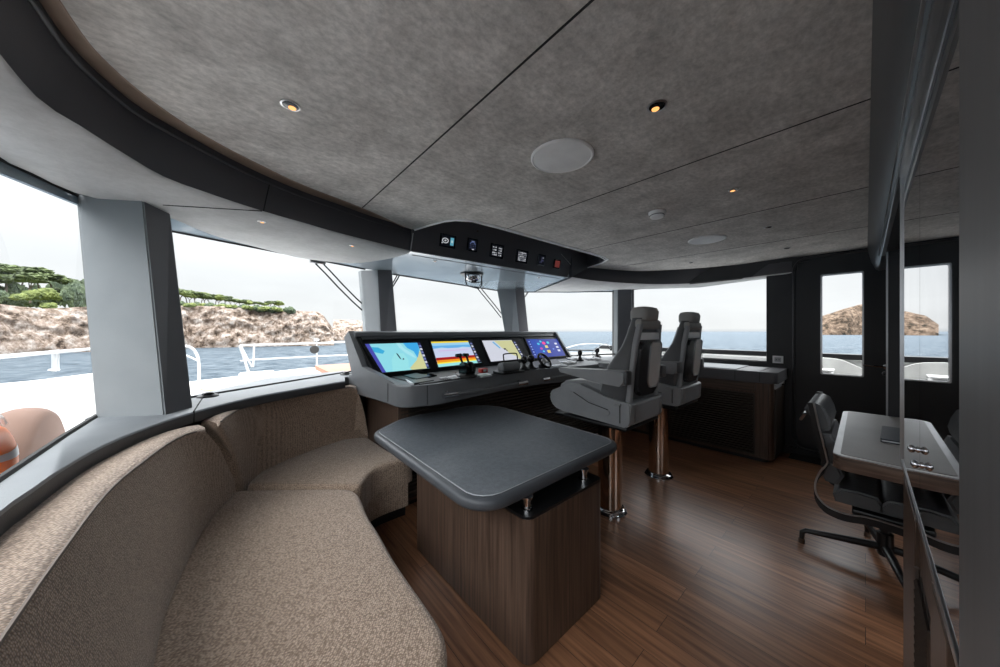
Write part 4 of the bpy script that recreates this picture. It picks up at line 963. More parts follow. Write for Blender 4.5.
# local profile: seat runs in +X? the chair faces -Y (towards the alcove) turned a little
M['office_leather'] = mat('office_leather', (.085,.089,.094), .36, col2=(.105,.109,.114), scale=5, bump=.3, bscale=40)
XN, XFAR = 2.64, 3.16
oc.location = (2.91,-.075,0)
prof = [PX(u,v,XN) for u,v in [(813,403),(819,430),(826,458),(826,464),(819,472),(814.5,483),(816,494),(824,504),(836,510.5),(850,514.5),(875,519)]]
prof = [(p.y,p.z) for p in prof]+[(-.30,.352),(-.40,.375),(-.43,.37)]
prof = [tuple(q[:2]) for q in cr([(a,b_,0) for a,b_ in prof],4)]
for nm, xx in (('side_frame',XN),('side_frame',XFAR)):
    bm = NB(); loft(bm, [[(xx-.012,a+.014*0,b_-.040),(xx+.012,a,b_-.040),(xx+.012,a,b_),(xx-.012,a,b_)] if i > 12 else [(xx-.012,a+.022,b_),(xx+.012,a+.022,b_),(xx+.012,a,b_),(xx-.012,a,b_)] for i,(a,b_) in enumerate(prof)], True, True)
    link(nm, bm, M['black'], oc, True)
    bm = NB(); tube(bm, [(xx-.013,a-.004,b_+.004) for a,b_ in prof], .005, 6); link('frame_edge', bm, M['steel'], oc, True)
def pad(name, pts, x0_, x1_, m, b_=.02):
    bm = NB(); slab3(bm, [(x0_,a,c) for a,c in pts], (x1_-x0_,0,0), bev=b_, seg=3); return link(name, bm, m, oc, True, 50)
def yz(lst, x): return [(PX(u,v,x).y, PX(u,v,x).z) for u,v in lst]
pt = prof
top = pt[0]
# back pads follow the rail (front side = -Y)
def along(i0, i1, t_out, t_in):
    a = [prof[i] for i in range(i0, i1+1)]; o_ = []
    for i in range(len(a)):
        p0 = Vector(a[max(i-1,0)]); p1 = Vector(a[min(i+1,len(a)-1)]); t_ = (p1-p0).normalized(); n_ = Vector((t_.y,-t_.x))
        if n_.x > 0: n_ = -n_
        o_.append((Vector(a[i])+n_*t_in, Vector(a[i])-n_*t_out))
    return [tuple(q[0]) for q in o_]+[tuple(q[1]) for q in o_[::-1]]
pad('back_pad', [(top[0]+.030,top[1]-.075),(top[0]+.040,top[1]-.04),(top[0]+.025,top[1]-.012),(top[0]-.01,top[1]-.004),(top[0]-.045,top[1]-.02),(top[0]-.065,top[1]-.07),(top[0]-.075,top[1]-.12),(top[0]-.068,top[1]-.155),(top[0]-.03,top[1]-.165),(top[0]-.01,top[1]-.09)], XN+.012, XFAR-.012, M['office_leather'], .012)
pad('back_pad', [(top[0]-.03,top[1]-.175),(top[0]-.075,top[1]-.170),(top[0]-.105,top[1]-.25),(top[0]-.10,top[1]-.33),(top[0]-.055,top[1]-.33)], XN+.012, XFAR-.012, M['office_leather'], .012)
pad('back_pad', [(top[0]-.055,top[1]-.345),(top[0]-.10,top[1]-.34),(top[0]-.125,top[1]-.40),(top[0]-.10,top[1]-.455),(top[0]-.05,top[1]-.45),(top[0]-.03,top[1]-.40)], XN+.012, XFAR-.012, M['office_leather'], .012)
zs = .385
for ya, yb in ((.115,-.065),(-.060,-.245),(-.240,-.43)):
    pad('seat_pad', [(ya,zs+.01),(ya+.01,zs+.05),(ya-.02,zs+.090),((ya+yb)/2,zs+.097),(yb+.02,zs+.090),(yb,zs+.05),(yb+.005,zs+.01)], XN+.012, XFAR-.012, M['office_leather'], .012)
bm = NB(); box(bm, ((XN+XFAR)/2,-.1,zs-.015), (XFAR-XN,.30,.03), bev=.008); link('seat_plate', bm, M['black'], oc)
bm = NB(); tube(bm, [(XN,top[0]+.035,top[1]-.07),(XN+.02,top[0]+.055,top[1]-.11),(XN+.10,top[0]+.06,top[1]-.12),(XFAR-.02,top[0]+.055,top[1]-.11),(XFAR,top[0]+.03,top[1]-.07)], .008, 8); link('back_bar', bm, M['steel'], oc, True)
bm = NB(); cpt = (2.91,-.075,0); lathe(bm, [(.03,.07),(.034,.09),(.034,.20),(.022,.205),(.022,.345)], cpt, 20); link('column', bm, M['black'], oc, True)
for k in range(4):
    a = math.radians(101+90*k); d = Vector((math.cos(a),math.sin(a),0)); c0 = Vector(cpt)
    bm = NB(); tube(bm, [c0+d*.02+Vector((0,0,.115)), c0+d*.18+Vector((0,0,.10)), c0+d*.335+Vector((0,0,.085)), c0+d*.352+Vector((0,0,.07)), c0+d*.355+Vector((0,0,.028))], [.022,.019,.015,.014,.012], 10); lg = link('base_leg', bm, M['black'], oc, True, 60)
    bm = NB(); lathe(bm, [(.016,0),(.016,.026),(.012,.03)], c0+d*.355, 14); link('glide', bm, M['walnut'], lg, True)
# ================================================================ MIRRORED CABINET
mc = thing('mirrored_cabinet', 'tall built-in walnut cabinet with mirror doors along the aft side', 'cabinet', (1.6,-.35,0))
MX0, MX1, MY, MB, MT = .74, 1.92, -.09, .893, 1.945
bm = NB(); box(bm, ((MX0+MX1)/2,MY-.26,MB/2-.02), (MX1-MX0,.50,MB-.04)); link('lower_body', bm, M['walnut'], mc)
bm = NB(); box(bm, ((MX0+MX1)/2,MY-.27,(MB+MT)/2), (MX1-MX0,.50,MT-MB)); link('upper_body', bm, M['wall_dark'], mc)
for xa, xb in ((1.327,MX1-.006),(MX0+.003,1.323)):
    bm = NB(); box(bm, ((xa+xb)/2,MY-.010,(MB+MT)/2), (xb-xa,.020,MT-MB-.01)); md = link('mirror_door', bm, M['mirror'], mc)
    kx = 1.368 if xa > 1.3 else 1.282
    bm = NB(); lathe(bm, [(.008,0),(.008,.002),(.005,.003),(.005,.004),(.009,.007),(.0105,.011),(.008,.015),(.003,.017)], (kx,MY,1.062 if kx > 1.3 else 1.045), 20, Euler((-math.pi/2,0,0)).to_matrix()); link('knob', bm, M['chrome'], md, True, 60)
bm = NB(); box(bm, (MX1,MY-.003,(MB+MT)/2), (.010,.016,MT-MB)); link('edge_strip', bm, M['steel'], mc)
bm = NB(); box(bm, ((MX0+MX1)/2,MY-.001,MB-.004), (MX1-MX0+.01,.008,.010), bev=.001); box(bm, ((MX0+MX1)/2,MY-.003,MB-.022), (MX1-MX0+.01,.008,.006)); link('bottom_rail', bm, M['steel'], mc)
for xa, xb in ((1.47,1.88),(.93,1.14)):
    bm = NB(); box(bm, ((xa+xb)/2,MY-.008,.46), (xb-xa,.014,.76), bev=.003); link('lower_door', bm, M['walnut'], mc)
bm = NB(); box(bm, (1.30,MY-.010,.37), (.28,.006,.66))
for k in range(26): box(bm, (1.30,MY-.004,.06+.025*k), (.28,.010,.010), rot=Euler((math.radians(30),0,0)).to_matrix())
link('louvre_grille', bm, M['walnut_dark'], mc)
for x in (1.445,1.155):
    bm = NB(); tube(bm, [(x,MY-.003,.04),(x,MY-.003,.72)], .005, 6); link('grille_bead', bm, M['steel'], mc)
# ================================================================ CEILING FITTINGS
def disc_speaker(cx_, cy_, r_, label):
    t = thing('ceiling_speaker', label, 'speaker', (cx_,cy_,HC), 0, 'round ceiling speakers')
    bm = NB(); lathe(bm, [(r_,0),(r_,-.006),(r_-.008,-.010),(r_-.012,-.006)], (cx_,cy_,HC), 48); link('rim', bm, M['whiteplastic'], t, True)
    bm = NB(); lathe(bm, [(r_-.012,-.002),(r_-.012,-.007),(r_*.5,-.0085)], (cx_,cy_,HC), 48); link('grille', bm, M['grille_white'], t, True)
disc_speaker(1.222,.950,.147,'large round pale speaker grille in the headliner, the nearer of two')
disc_speaker(3.30,.943,.147,'round pale speaker grille in the headliner, the farther of two near the starboard window')
sd = thing('smoke_detector', 'small white round smoke detector between the two ceiling speakers', 'smoke detector', (2.284,.954,HC))
bm = NB(); lathe(bm, [(.055,0),(.055,-.012),(.048,-.02)], (2.284,.954,HC), 32); link('base', bm, M['whiteplastic'], sd, True)
bm = NB(); lathe(bm, [(.042,-.018),(.045,-.03),(.038,-.042),(.015,-.048)], (2.284,.954,HC), 32); link('sensor_head', bm, M['whiteplastic'], sd, True)
bm = NB(); lathe(bm, [(.0445,-.022),(.047,-.024),(.0445,-.026)], (2.284,.954,HC), 32); link('sensor_slot', bm, M['rubber'], sd)
def downlight(p, r_, label, lit=True, z=HC):
    t = thing('downlight', label, 'downlight', (p[0],p[1],z), 0, 'recessed ceiling downlights')
    bm = NB(); lathe(bm, [(r_,0),(r_,-.003),(r_*.82,-.004),(r_*.8,-.001)], (p[0],p[1],z), 28); link('rim', bm, M['steel'], t, True)
    bm = NB(); lathe(bm, [(r_*.8,-.0015),(r_*.78,-.0035),(r_*.4,-.004)], (p[0],p[1],z), 24); link('reflector', bm, M['blackgloss'], t, True)
    bm = NB(); lathe(bm, [(r_*.40,-.0035),(r_*.38,-.0055)], (p[0]+r_*.2,p[1]+r_*.25,z), 16); link('bulb', bm, M['lamp'] if lit else M['lamp_dim'], t)
downlight(PZ(290.5,105,HC), .032, 'lit downlight in the headliner above the port seam, nearest the left fascia')
downlight(PZ(657,106,HC), .034, 'lit downlight in the headliner to the right of the large round speaker')
downlight(PZ(734,189.5,HC), .030, 'small downlight in the headliner past the smoke detector, aft side')
downlight(PZ(768,227,HC), .030, 'small dark downlight in the headliner close to the starboard door, the nearer one', False)
downlight(PZ(787,248,HC), .030, 'small dark downlight in the headliner right before the starboard door', False)
downlight(PZ(691,262.5,HC), .026, 'small dark downlight near the starboard window head', False)
downlight(PZ(261.5,221.5,ZF-.012), .022, 'small lit downlight in the pale soffit beside the wide pillar', True, ZF-.012)
downlight(PZ(352,245.5,ZF-.012), .022, 'small downlight in the pale soffit towards the second pillar', True, ZF-.012)
downlight(PZ(435,261,ZT), .020, 'small dark fitting in the glossy soffit left of the compass', False, ZT)
downlight(PZ(539,277.5,ZT), .020, 'small dark fitting in the glossy soffit right of the third pillar', False, ZT)
# overhead instrument panel (hangs in the notch of the headliner)
ip = thing('instrument_panel', 'dark overhead panel with six small instruments set in the ceiling notch', 'instrument panel', (2.1,2.4,2.03))
a0 = PZ(410.5,251,ZF); a1 = PZ(568,277.5,ZF)
ipn = Vector((a1.y-a0.y, -(a1.x-a0.x), 0)).normalized()
ipn = (ipn+Vector((0,0,-.22))).normalized()
def oi(u,v): return PP(u,v,a0,ipn)
up = Vector((0,0,1)); up = (up-ipn*up.dot(ipn)).normalized()
rt = (a1-a0).normalized()
face = [a0, a1, a1+up*.38, a0+up*.38]
bm = NB(); slab3(bm, face, -ipn*.02); link('panel', bm, M['dark_leather'], ip)
bm = NB(); tube(bm, [oi(572,266)+ipn*.002, oi(561,254)+ipn*.002], .003, 6); link('edge_trim', bm, M['panel_grey'], ip); bm = NB(); tube(bm, [oi(410.5,251)+ipn*.002, oi(413,233)+ipn*.002], .004, 6); link('edge_trim', bm, M['panel_grey'], ip); bm = NB(); tube(bm, [a0+ipn*.002+Vector((0,0,-.001)), a1+ipn*.002+Vector((0,0,-.001))], .004, 6); link('edge_trim', bm, M['panel_grey'], ip)
def gauge(u, v, w, h_, label, marks, bg=(10,12,18)):
    c = oi(u,v)+ipn*.002; bm = NB()
    q = [c-rt*w-up*h_, c+rt*w-up*h_, c+rt*w+up*h_, c-rt*w+up*h_]
    slab3(bm, q, ipn*.008, bev=.002, seg=1); g_ = link('instrument', bm, M['blackgloss'], ip); g_['label'] = label
    bm = NB(); ms = []
    def poly(pts, col, k, s_=.45):
        m = em(col, s_)
        if m not in ms: ms.append(m)
        f = bm.faces.new([bm.verts.new(c+ipn*(.0095+.0003*k)+rt*(w*x)+up*(h_*y)) for x,y in pts]); f.material_index = ms.index(m)
    poly([(-.85,-.85),(.85,-.85),(.85,.85),(-.85,.85)], bg, 0, .6)
    for k, (pts, col) in enumerate(marks): poly(pts, col, k+1)
    me = bpy.data.meshes.new('dial'); bm.to_mesh(me); bm.free()
    for m in ms: me.materials.append(m)
    o = bpy.data.objects.new('dial', me); C.objects.link(o); o.parent = g_; o.matrix_parent_inverse = wm(g_).inverted()
def arc(cx_,cy_,r0,r1,a0_,a1_,n=10):
    A_ = [math.radians(a0_+(a1_-a0_)*k/n) for k in range(n+1)]
    return [(cx_+r1*math.cos(a),cy_+r1*math.sin(a)) for a in A_]+[(cx_+r0*math.cos(a),cy_+r0*math.sin(a)) for a in A_[::-1]]
wht, gr_ = (225,228,235), (150,155,165)
def txt(x0, x1, rows, seed):
    rnd = random.Random(seed); o_ = []
    for y in rows:
        x = x0
        while x < x1-.1:
            w_ = rnd.uniform(.08,.22); o_.append((R_(x,y-.09,min(x+w_,x1),y+.09), wht if rnd.random() < .6 else gr_)); x += w_+.07
    return o_
gauge(447.5,241,.078,.055,'instrument with a round dial and pale blue block', [(arc(-.35,0,.30,.42,0,359,20),wht),(circ(-.35,0,.14,8,.14),wht),(R_(-.8,-.5,-.65,-.35),wht),(R_(.28,-.6,.72,.6),(110,190,215)),(R_(.38,-.2,.62,.2),(200,235,240))])
gauge(472,245,.058,.058,'instrument with a dim blue arc', [(arc(0,-.1,.45,.62,20,160),(90,105,150)),(R_(-.3,.5,.3,.62),(120,135,175))]+[(R_(-.5+.3*i,-.55+.28*j,-.38+.3*i,-.42+.28*j),(90,100,140)) for i in range(4) for j in range(3)]+[(R_(-.1,-.75,.3,-.62),wht)])
gauge(496.5,251,.084,.065,'wide instrument with white scattered symbols', txt(-.7,.0,[.5,.1,-.3,-.6],3)+txt(.15,.7,[.45,.1,-.25,-.6],4))
gauge(521.5,256.5,.084,.065,'wide instrument with rows of white figures', txt(-.7,.7,[.55,.25,-.05,-.35,-.62],8))
gauge(541,260,.056,.060,'small dark instrument with faint figures', [(R_(-.1,-.5,.1,.5),(70,72,100)),(R_(.2,.3,.5,.5),gr_),(R_(.2,-.2,.5,0),(90,90,130)),(R_(-.5,-.5,-.3,-.3),(80,85,120))])
gauge(556.5,264,.054,.050,'small reddish instrument at the right end', [(R_(-.7,-.75,.8,.75),(130,62,58))]+[(R_(-.6+.32*i,-.6+.3*j,-.4+.32*i,-.45+.3*j),(90,38,38)) for i in range(4) for j in range(4)])
bm = NB(); c = oi(477.5,231.5); lathe(bm, [(.009,0),(.007,.006)], c, 12); link('indicator', bm, M['lamp_dim'], ip)
# magnetic compass hanging from the soffit
cc = PZ(472,274,ZT); cc = Vector((cc.x,cc.y,ZT))
cm = thing('compass', 'round chrome compass in a black bracket hanging from the soffit', 'compass', tuple(cc))
bm = NB(); lathe(bm, [(.125,-.002),(.135,-.008),(.125,-.014),(.11,-.008)], cc, 40); link('mount_ring', bm, M['black'], cm, True)
bm = NB(); lathe(bm, [(.09,-.004),(.095,-.03),(.085,-.06),(.06,-.085),(.03,-.095)], cc, 32); link('bowl', bm, M['chrome'], cm, True)
bm = NB(); lathe(bm, [(.05,-.02),(.05,-.05),(.03,-.1),(.02,-.102)], cc+Vector((0,-.03,0)), 24); link('lens', bm, M['blackgloss'], cm, True)
bm = NB()
tube(bm, [cc+Vector((-.12,-.04,-.006)), cc+Vector((-.12,-.05,-.11)), cc+Vector((-.11,-.06,-.15)), cc+Vector((.05,-.06,-.17)), cc+Vector((.10,-.05,-.13)), cc+Vector((.11,-.04,-.01))], .008, 8)
tube(bm, [cc+Vector((-.12,-.05,-.09)), cc+Vector((-.03,-.06,-.11)), cc+Vector((.09,-.05,-.09))], .006, 8); link('bracket', bm, M['black'], cm, True)
# ================================================================ OUTSIDE: the yacht's decks
WHT = M['white']
# port side deck, bulwark and foredeck
XB = -1.12
bm = NB()
inner_e = [(-.60,-.8),(-.60,2.5),(-.12,2.95),(.95,3.65),(2.3,3.85),(3.65,3.72),(4.99,2.75),(4.99,-.8)]
outer_e = [(XB,-.8),(XB,5.2),(-.75,7.0),(.4,8.3),(2.2,8.8),(4.0,8.3),(5.2,7.0),(5.75,5.0),(5.95,-.8)]
bm = NB(); loft(bm, [[(q.x,q.y,.45) for q in resamp([(a,b_,0) for a,b_ in inner_e],40)],[(q.x,q.y,.45) for q in resamp([(a,b_,0) for a,b_ in outer_e],40)]])
r = bmesh.ops.extrude_face_region(bm, geom=list(bm.faces)); bmesh.ops.translate(bm, vec=(0,0,-.5), verts=[v for v in r['geom'] if isinstance(v, bmesh.types.BMVert)])
tag(link('foredeck', bm, WHT), 'white deck of the yacht running round outside the windows', 'deck')
# port bulwark with flat cap
bw = [( XB,-.8,1.03),(XB,3.2,1.03),(XB,4.2,.98),(XB+.02,5.3,.90),(XB+.14,7.2,.80)]
rows = []
for p in resamp(cr(bw,5),24):
    rows.append([p+Vector((.03,0,-.5)), p+Vector((.02,0,-.03)), p+Vector((0,0,-.01)), p+Vector((-.04,0,0)), p+Vector((-.22,0,0)), p+Vector((-.26,0,-.04)), p+Vector((-.20,0,-1.2))])
bm = NB(); loft(bm, rows, False, False); tag(link('bulwark', bm, WHT, None, True, 50), 'white bulwark outside the port side window', 'bulwark')
# starboard bulwark
rows = []
for y in (-1.2,0,1.0,2.2,3.6):
    rows.append([(5.85,y,.3),(5.87,y,1.0),(5.85,y,1.02),(5.86,y,1.085),(6.05,y,1.085),(6.05,y,-.5)])
bm = NB(); loft(bm, rows)
for f in bm.faces:
    f.material_index = 1 if f.calc_center_median().z > 1.03 else 0
sbw = tag(link('bulwark', bm, [mat('bulwark_white', (.5,.51,.5), .4), M['black']]), 'pale bulwark with black cap outside the starboard window and door', 'bulwark')
bm = NB(); box(bm, (5.845,1.25,.97), (.03,.95,.09), bev=.02); link('recess_panel', bm, WHT, sbw)
bm = NB(); box(bm, (5.62,.33,.78), (.30,.14,.22), bev=.03); box(bm, (5.62,.33,.90), (.32,.16,.02), bev=.01); tag(link('deck_locker', bm, WHT), 'small white locker seen low through the starboard door window', 'locker')
# curved white roof-side panel seen in the door window
cp_ = cr([(5.75,.37,1.04),(5.75,.2,1.02),(5.75,.05,.94),(5.75,-.25,.78)],6)
bm = NB(); slab3(bm, [(q.x,q.y,q.z) for q in cp_]+[(5.75,-.25,.445),(5.75,.60,.445),(5.75,.60,1.03)], (.06,0,0)); tag(link('bulwark_gate', bm, mat('gate_white', (.62,.62,.60), .4)), 'pale gate panel with a curved upper edge behind the starboard door window', 'gate')
# port rail on the bulwark
pr_ = thing('side_rail', 'white tubular handrail outside the port side window', 'railing', (-1.2,3,1.05))
rl = cr([(-1.22,-.8,1.20),(-1.22,2.5,1.20),(-1.2,4.2,1.185),(-1.16,6.2,1.16)],6)
bm = NB(); tube(bm, rl, .017, 12); link('top_rail', bm, M['rail'], pr_, True)
p = at_line(54,(-1.21,4.0),(0,1))
for y in (p[1],p[1]-2.6):
    bm = NB(); tube(bm, [(-1.21,y,.98),(-1.21,y,1.19)], .016, 10); tube(bm, [(-1.21,y+.10,.98),(-1.21,y+.10,1.19)], .010, 10); lathe(bm, [(.04,.995),(.03,1.01)], (-1.21,y,0), 12); link('stanchion', bm, M['rail'], pr_, True)
# hooped rail end just past the wide pillar
hp = thing('rail_hoop', 'white curved rail end beside the wide grey pillar', 'railing', tuple(PX(198,380,-.34)))
Yh = 6.6
def PYl(lst, y): return [PY(u,v,y) for u,v in lst]
bm = NB(); tube(bm, cr(PYl([(182,346),(188,346.5),(194,350),(198,358),(199,368),(199,382)],Yh),5), .02, 10); link('rail', bm, M['rail'], hp, True)
bm = NB(); tube(bm, PYl([(183,354),(199,361)],Yh), .013, 8); link('lower_rail', bm, M['rail'], hp, True)
bm = NB(); bmesh.ops.create_cube(bm, size=1); bm.free()
# bow pulpit
bp_ = thing('bow_rail', 'white bow railing with two horizontal bars and a gate frame', 'railing', (2,9,.7))
Yb = 8.2
def bar(nm, lst, r_, y=Yb, m=M['rail']):
    bm = NB(); tube(bm, PYl(lst,y), r_, 10); return link(nm, bm, m, bp_, True)
bar('top_rail', [(240,345.5),(252,345),(275,344.3),(316,343.2),(350,341.8),(400,340.5)], .021)
bar('middle_rail', [(240,361),(255,359.5),(285,358),(316,356.3),(350,354.8),(400,353)], .017)
bar('gate_frame', [(239.5,345.5),(243,355),(247,368),(253,384)], .026)
bar('gate_frame', [(254,345),(253.5,357),(253,367)], .02)
bar('gate_frame', [(241,346),(247,358),(252,367)], .018)
bar('stanchion', [(316.5,340),(316.7,358),(317,377)], .018)
bar('finial', [(314,340),(319,340)], .03)
bar('stanchion', [(372,342),(372,366)], .026)
bm = NB(); c = PY(314.5,349.5,Yb-.2); lathe(bm, [(.001,-.03),(.08,-.03),(.092,0),(.08,.03),(.001,.03)], c, 24, Euler((math.pi/2,0,0)).to_matrix()); lathe(bm, [(.02,-.02),(.02,.18)], c, 10, Euler((math.pi/2,0,0)).to_matrix() @ Euler((math.pi,0,0)).to_matrix())
tag(link('signal_disc', bm, M['rubber'], None, True), 'dark round disc fixed to the bow rail stanchion', 'disc')
# deck furniture forward
def PZl(lst, z): return [PZ(u,v,z) for u,v in lst]
bm = NB(); q = PZl([(315,365.5),(330,372.5),(352,371),(352,363)], .86); slab3(bm, q, (0,0,-.06)); s_ = tag(link('teak_table', bm, M['teak']), 'low teak topped table on the foredeck beyond the console', 'table')
s_['label'] = 'low teak topped table on the foredeck left of the helm console'
c = sum(q, Vector())/4; bm = NB(); box(bm, (c.x,c.y,.63), (.3,.3,.37), bev=.03); link('pedestal', bm, WHT, s_)
bm = NB(); c = PZ(240,384,.47); lathe(bm, [(.55,-.02),(.55,.012),(.53,.02)], (c.x,c.y,.462), 40); tag(link('round_hatch', bm, mat('sand_pad', (.42,.31,.20), .7)), 'sand coloured round pad on the white foredeck', 'pad')
bm = NB(); c = PZ(258,376,.55); box(bm, (c.x,c.y,.535), (.55,.45,.17), bev=.05, seg=3); tag(link('deck_box', bm, WHT, None, True), 'white rounded deck box beside the rail gate', 'deck box')
# foredeck coaming
rows = []
for a, b_, z in [(-.9,6.55,.60),(.1,7.35,.57),(1.2,7.9,.58),(2.6,8.1,.60),(4.2,7.6,.62),(5.4,6.4,.64)]:
    rows.append([(a,b_-.30,.44),(a,b_-.22,z-.02),(a,b_,z),(a,b_+.25,z-.03),(a,b_+.3,.3)])
bm = NB(); loft(bm, [[Vector(x) for x in r_] for r_ in rows]); tag(link('bow_coaming', bm, WHT, None, True, 60), 'white raised edge of the foredeck under the bow railing', 'coaming')
# starboard bow rail seen through the fourth window
sr = thing('starboard_bow_rail', 'thin curved bow rail seen past the right end of the console', 'railing', (5.2,5,.9))
bm = NB(); tube(bm, cr(PYl([(566,348),(580,344.5),(600,344),(618,347)],5.2),5), .012, 8); link('top_rail', bm, WHT, sr, True)
bm = NB(); tube(bm, PYl([(568,350),(620,350.5)],5.2), .02, 8); link('lower_rail', bm, M['black'], sr, True)
bm = NB(); q = PYl([(560,352),(622,352),(622,366),(560,366)],5.25); slab3(bm, q, (0,.08,0)); link('panel', bm, WHT, sr)
# gooseneck lamp-like lever arc near the starboard end of the console
p0 = PZ(597,357,1.02)
ml = thing('gooseneck_microphone', 'thin curved metal gooseneck standing at the right end of the console', 'microphone', (p0.x,p0.y+.06,1.0))
gp_ = cr([(p0.x,p0.y+.06,.998), PY(593,352,p0.y+.06), PY(598,347.5,p0.y+.06), PY(606,343.5,p0.y+.06), PY(611,349.5,p0.y+.06)],5)
bm = NB(); tube(bm, gp_, .004, 8); link('stem', bm, M['steel'], ml, True)
bm = NB(); lathe(bm, [(.02,0),(.02,.012),(.01,.02)], (p0.x,p0.y+.06,.996), 14); link('base', bm, M['black'], ml, True)
bm = NB(); lathe(bm, [(.001,-.018),(.013,-.014),(.016,0),(.013,.014),(.001,.018)], gp_[-1], 12); link('tip', bm, M['black'], ml, True)
# life ring and tan cushion outside the port window
tc_ = thing('round_cover', 'tan half-round cover standing on the deck behind the orange life ring', 'cover', (-.95,3.0,.62))
c = PX(12,445,-.85); pts = []
bm = NB(); prof_ = []
rowsC = []
for k in range(9):
    th = math.pi*k/8; xo = -.10*math.cos(th); rr = .86+.14*math.sin(th)
    rowsC.append([Vector((-.90+xo, 3.36+.385*rr*math.cos(math.pi*j/30), .45+.455*rr*math.sin(math.pi*j/30))) for j in range(31)])
loft(bm, rowsC, True, True); link('cover_shell', bm, M['tan'], tc_, True, 70)
lr = thing('life_ring', 'orange life ring with grey reflective band outside the port window', 'life ring', (-.66,2.2,.66))
c = Vector((-.72, 2.30, .79)); bm = NB(); n1, n2 = 40, 14; rows = []
for i in range(n1+1):
    a = 2*math.pi*i/n1; d = Vector((0,math.cos(a),math.sin(a))); rows.append([c+d*(.165+.05*math.cos(2*math.pi*j/n2))+Vector((.05*math.sin(2*math.pi*j/n2),0,0)) for j in range(n2)])
loft(bm, rows, True); link('ring', bm, M['orange'], lr, True)
for a0_ in (20,110,200,290):
    rows = []
    for i in range(5):
        a = math.radians(a0_-8+4*i); d = Vector((0,math.cos(a),math.sin(a))); rows.append([c+d*(.165+.052*math.cos(2*math.pi*j/n2))+Vector((.052*math.sin(2*math.pi*j/n2),0,0)) for j in range(n2)])
    bm = NB(); loft(bm, rows, True); link('reflective_band', bm, M['reflect'], lr, True)
bm = NB(); tube(bm, cr([(-.70,2.22,1.00),(-.71,2.37,1.01),(-.72,2.48,1.0),(-.72,2.52,.96)],4), .008, 6); link('grab_line', bm, WHT, lr, True)
bm = NB(); box(bm, (-.72,2.30,.515), (.10,.16,.13), bev=.015); link('bracket', bm, WHT, lr, True)
# window wipers hanging outside the glass
def wiper(px, y0_, y1_, label, blade=True):
    t = thing('wiper', label, 'window wiper', tuple(PY(px[0][0],px[0][1],y0_)), 0, 'window wipers')
    n = len(px); pts = [PY(u,v,y0_+(y1_-y0_)*i/(n-1)) for i,(u,v) in enumerate(px)]
    bm = NB(); tube(bm, pts, .008, 8); link('arm', bm, M['black'], t, True)
    pts2 = [p+Vector((.045,.0,.03)) for p in pts]; bm = NB(); tube(bm, pts2, .008, 8); link('arm', bm, M['black'], t, True)
    bm = NB(); box(bm, pts[0]+Vector((.02,0,.02)), (.14,.04,.04), bev=.008); link('motor_cap', bm, M['steel'], t)
wiper([(315.5,263.5),(325,273),(338,287),(352,301),(363,311)], 3.62, 3.58, 'double-armed wiper at the head of the port windscreen, left of the second pillar')
wiper([(397.5,274.5),(394,281),(389,289)], 3.80, 3.72, 'double-armed wiper just right of the second pillar')
wiper([(474,284),(482,294),(492,306),(501,317.5)], 3.92, 3.84, 'double-armed wiper hanging below the compass, left of the third pillar')
wiper([(528.5,290.5),(525,296),(521,301)], 3.86, 3.80, 'short wiper just right of the third pillar')
# hull below the decks, so the sea is not seen through the boat
bm = NB(); prism(bm, [(-1.3,-1.6),(-1.3,5.2),(-.8,7.2),(.4,8.6),(2.2,9.1),(4.1,8.6),(5.3,7.2),(6.0,5.0),(6.05,-1.6)], -5.4, -.1); tag(link('yacht_hull', bm, WHT), 'white hull of the yacht under the decks', 'hull')
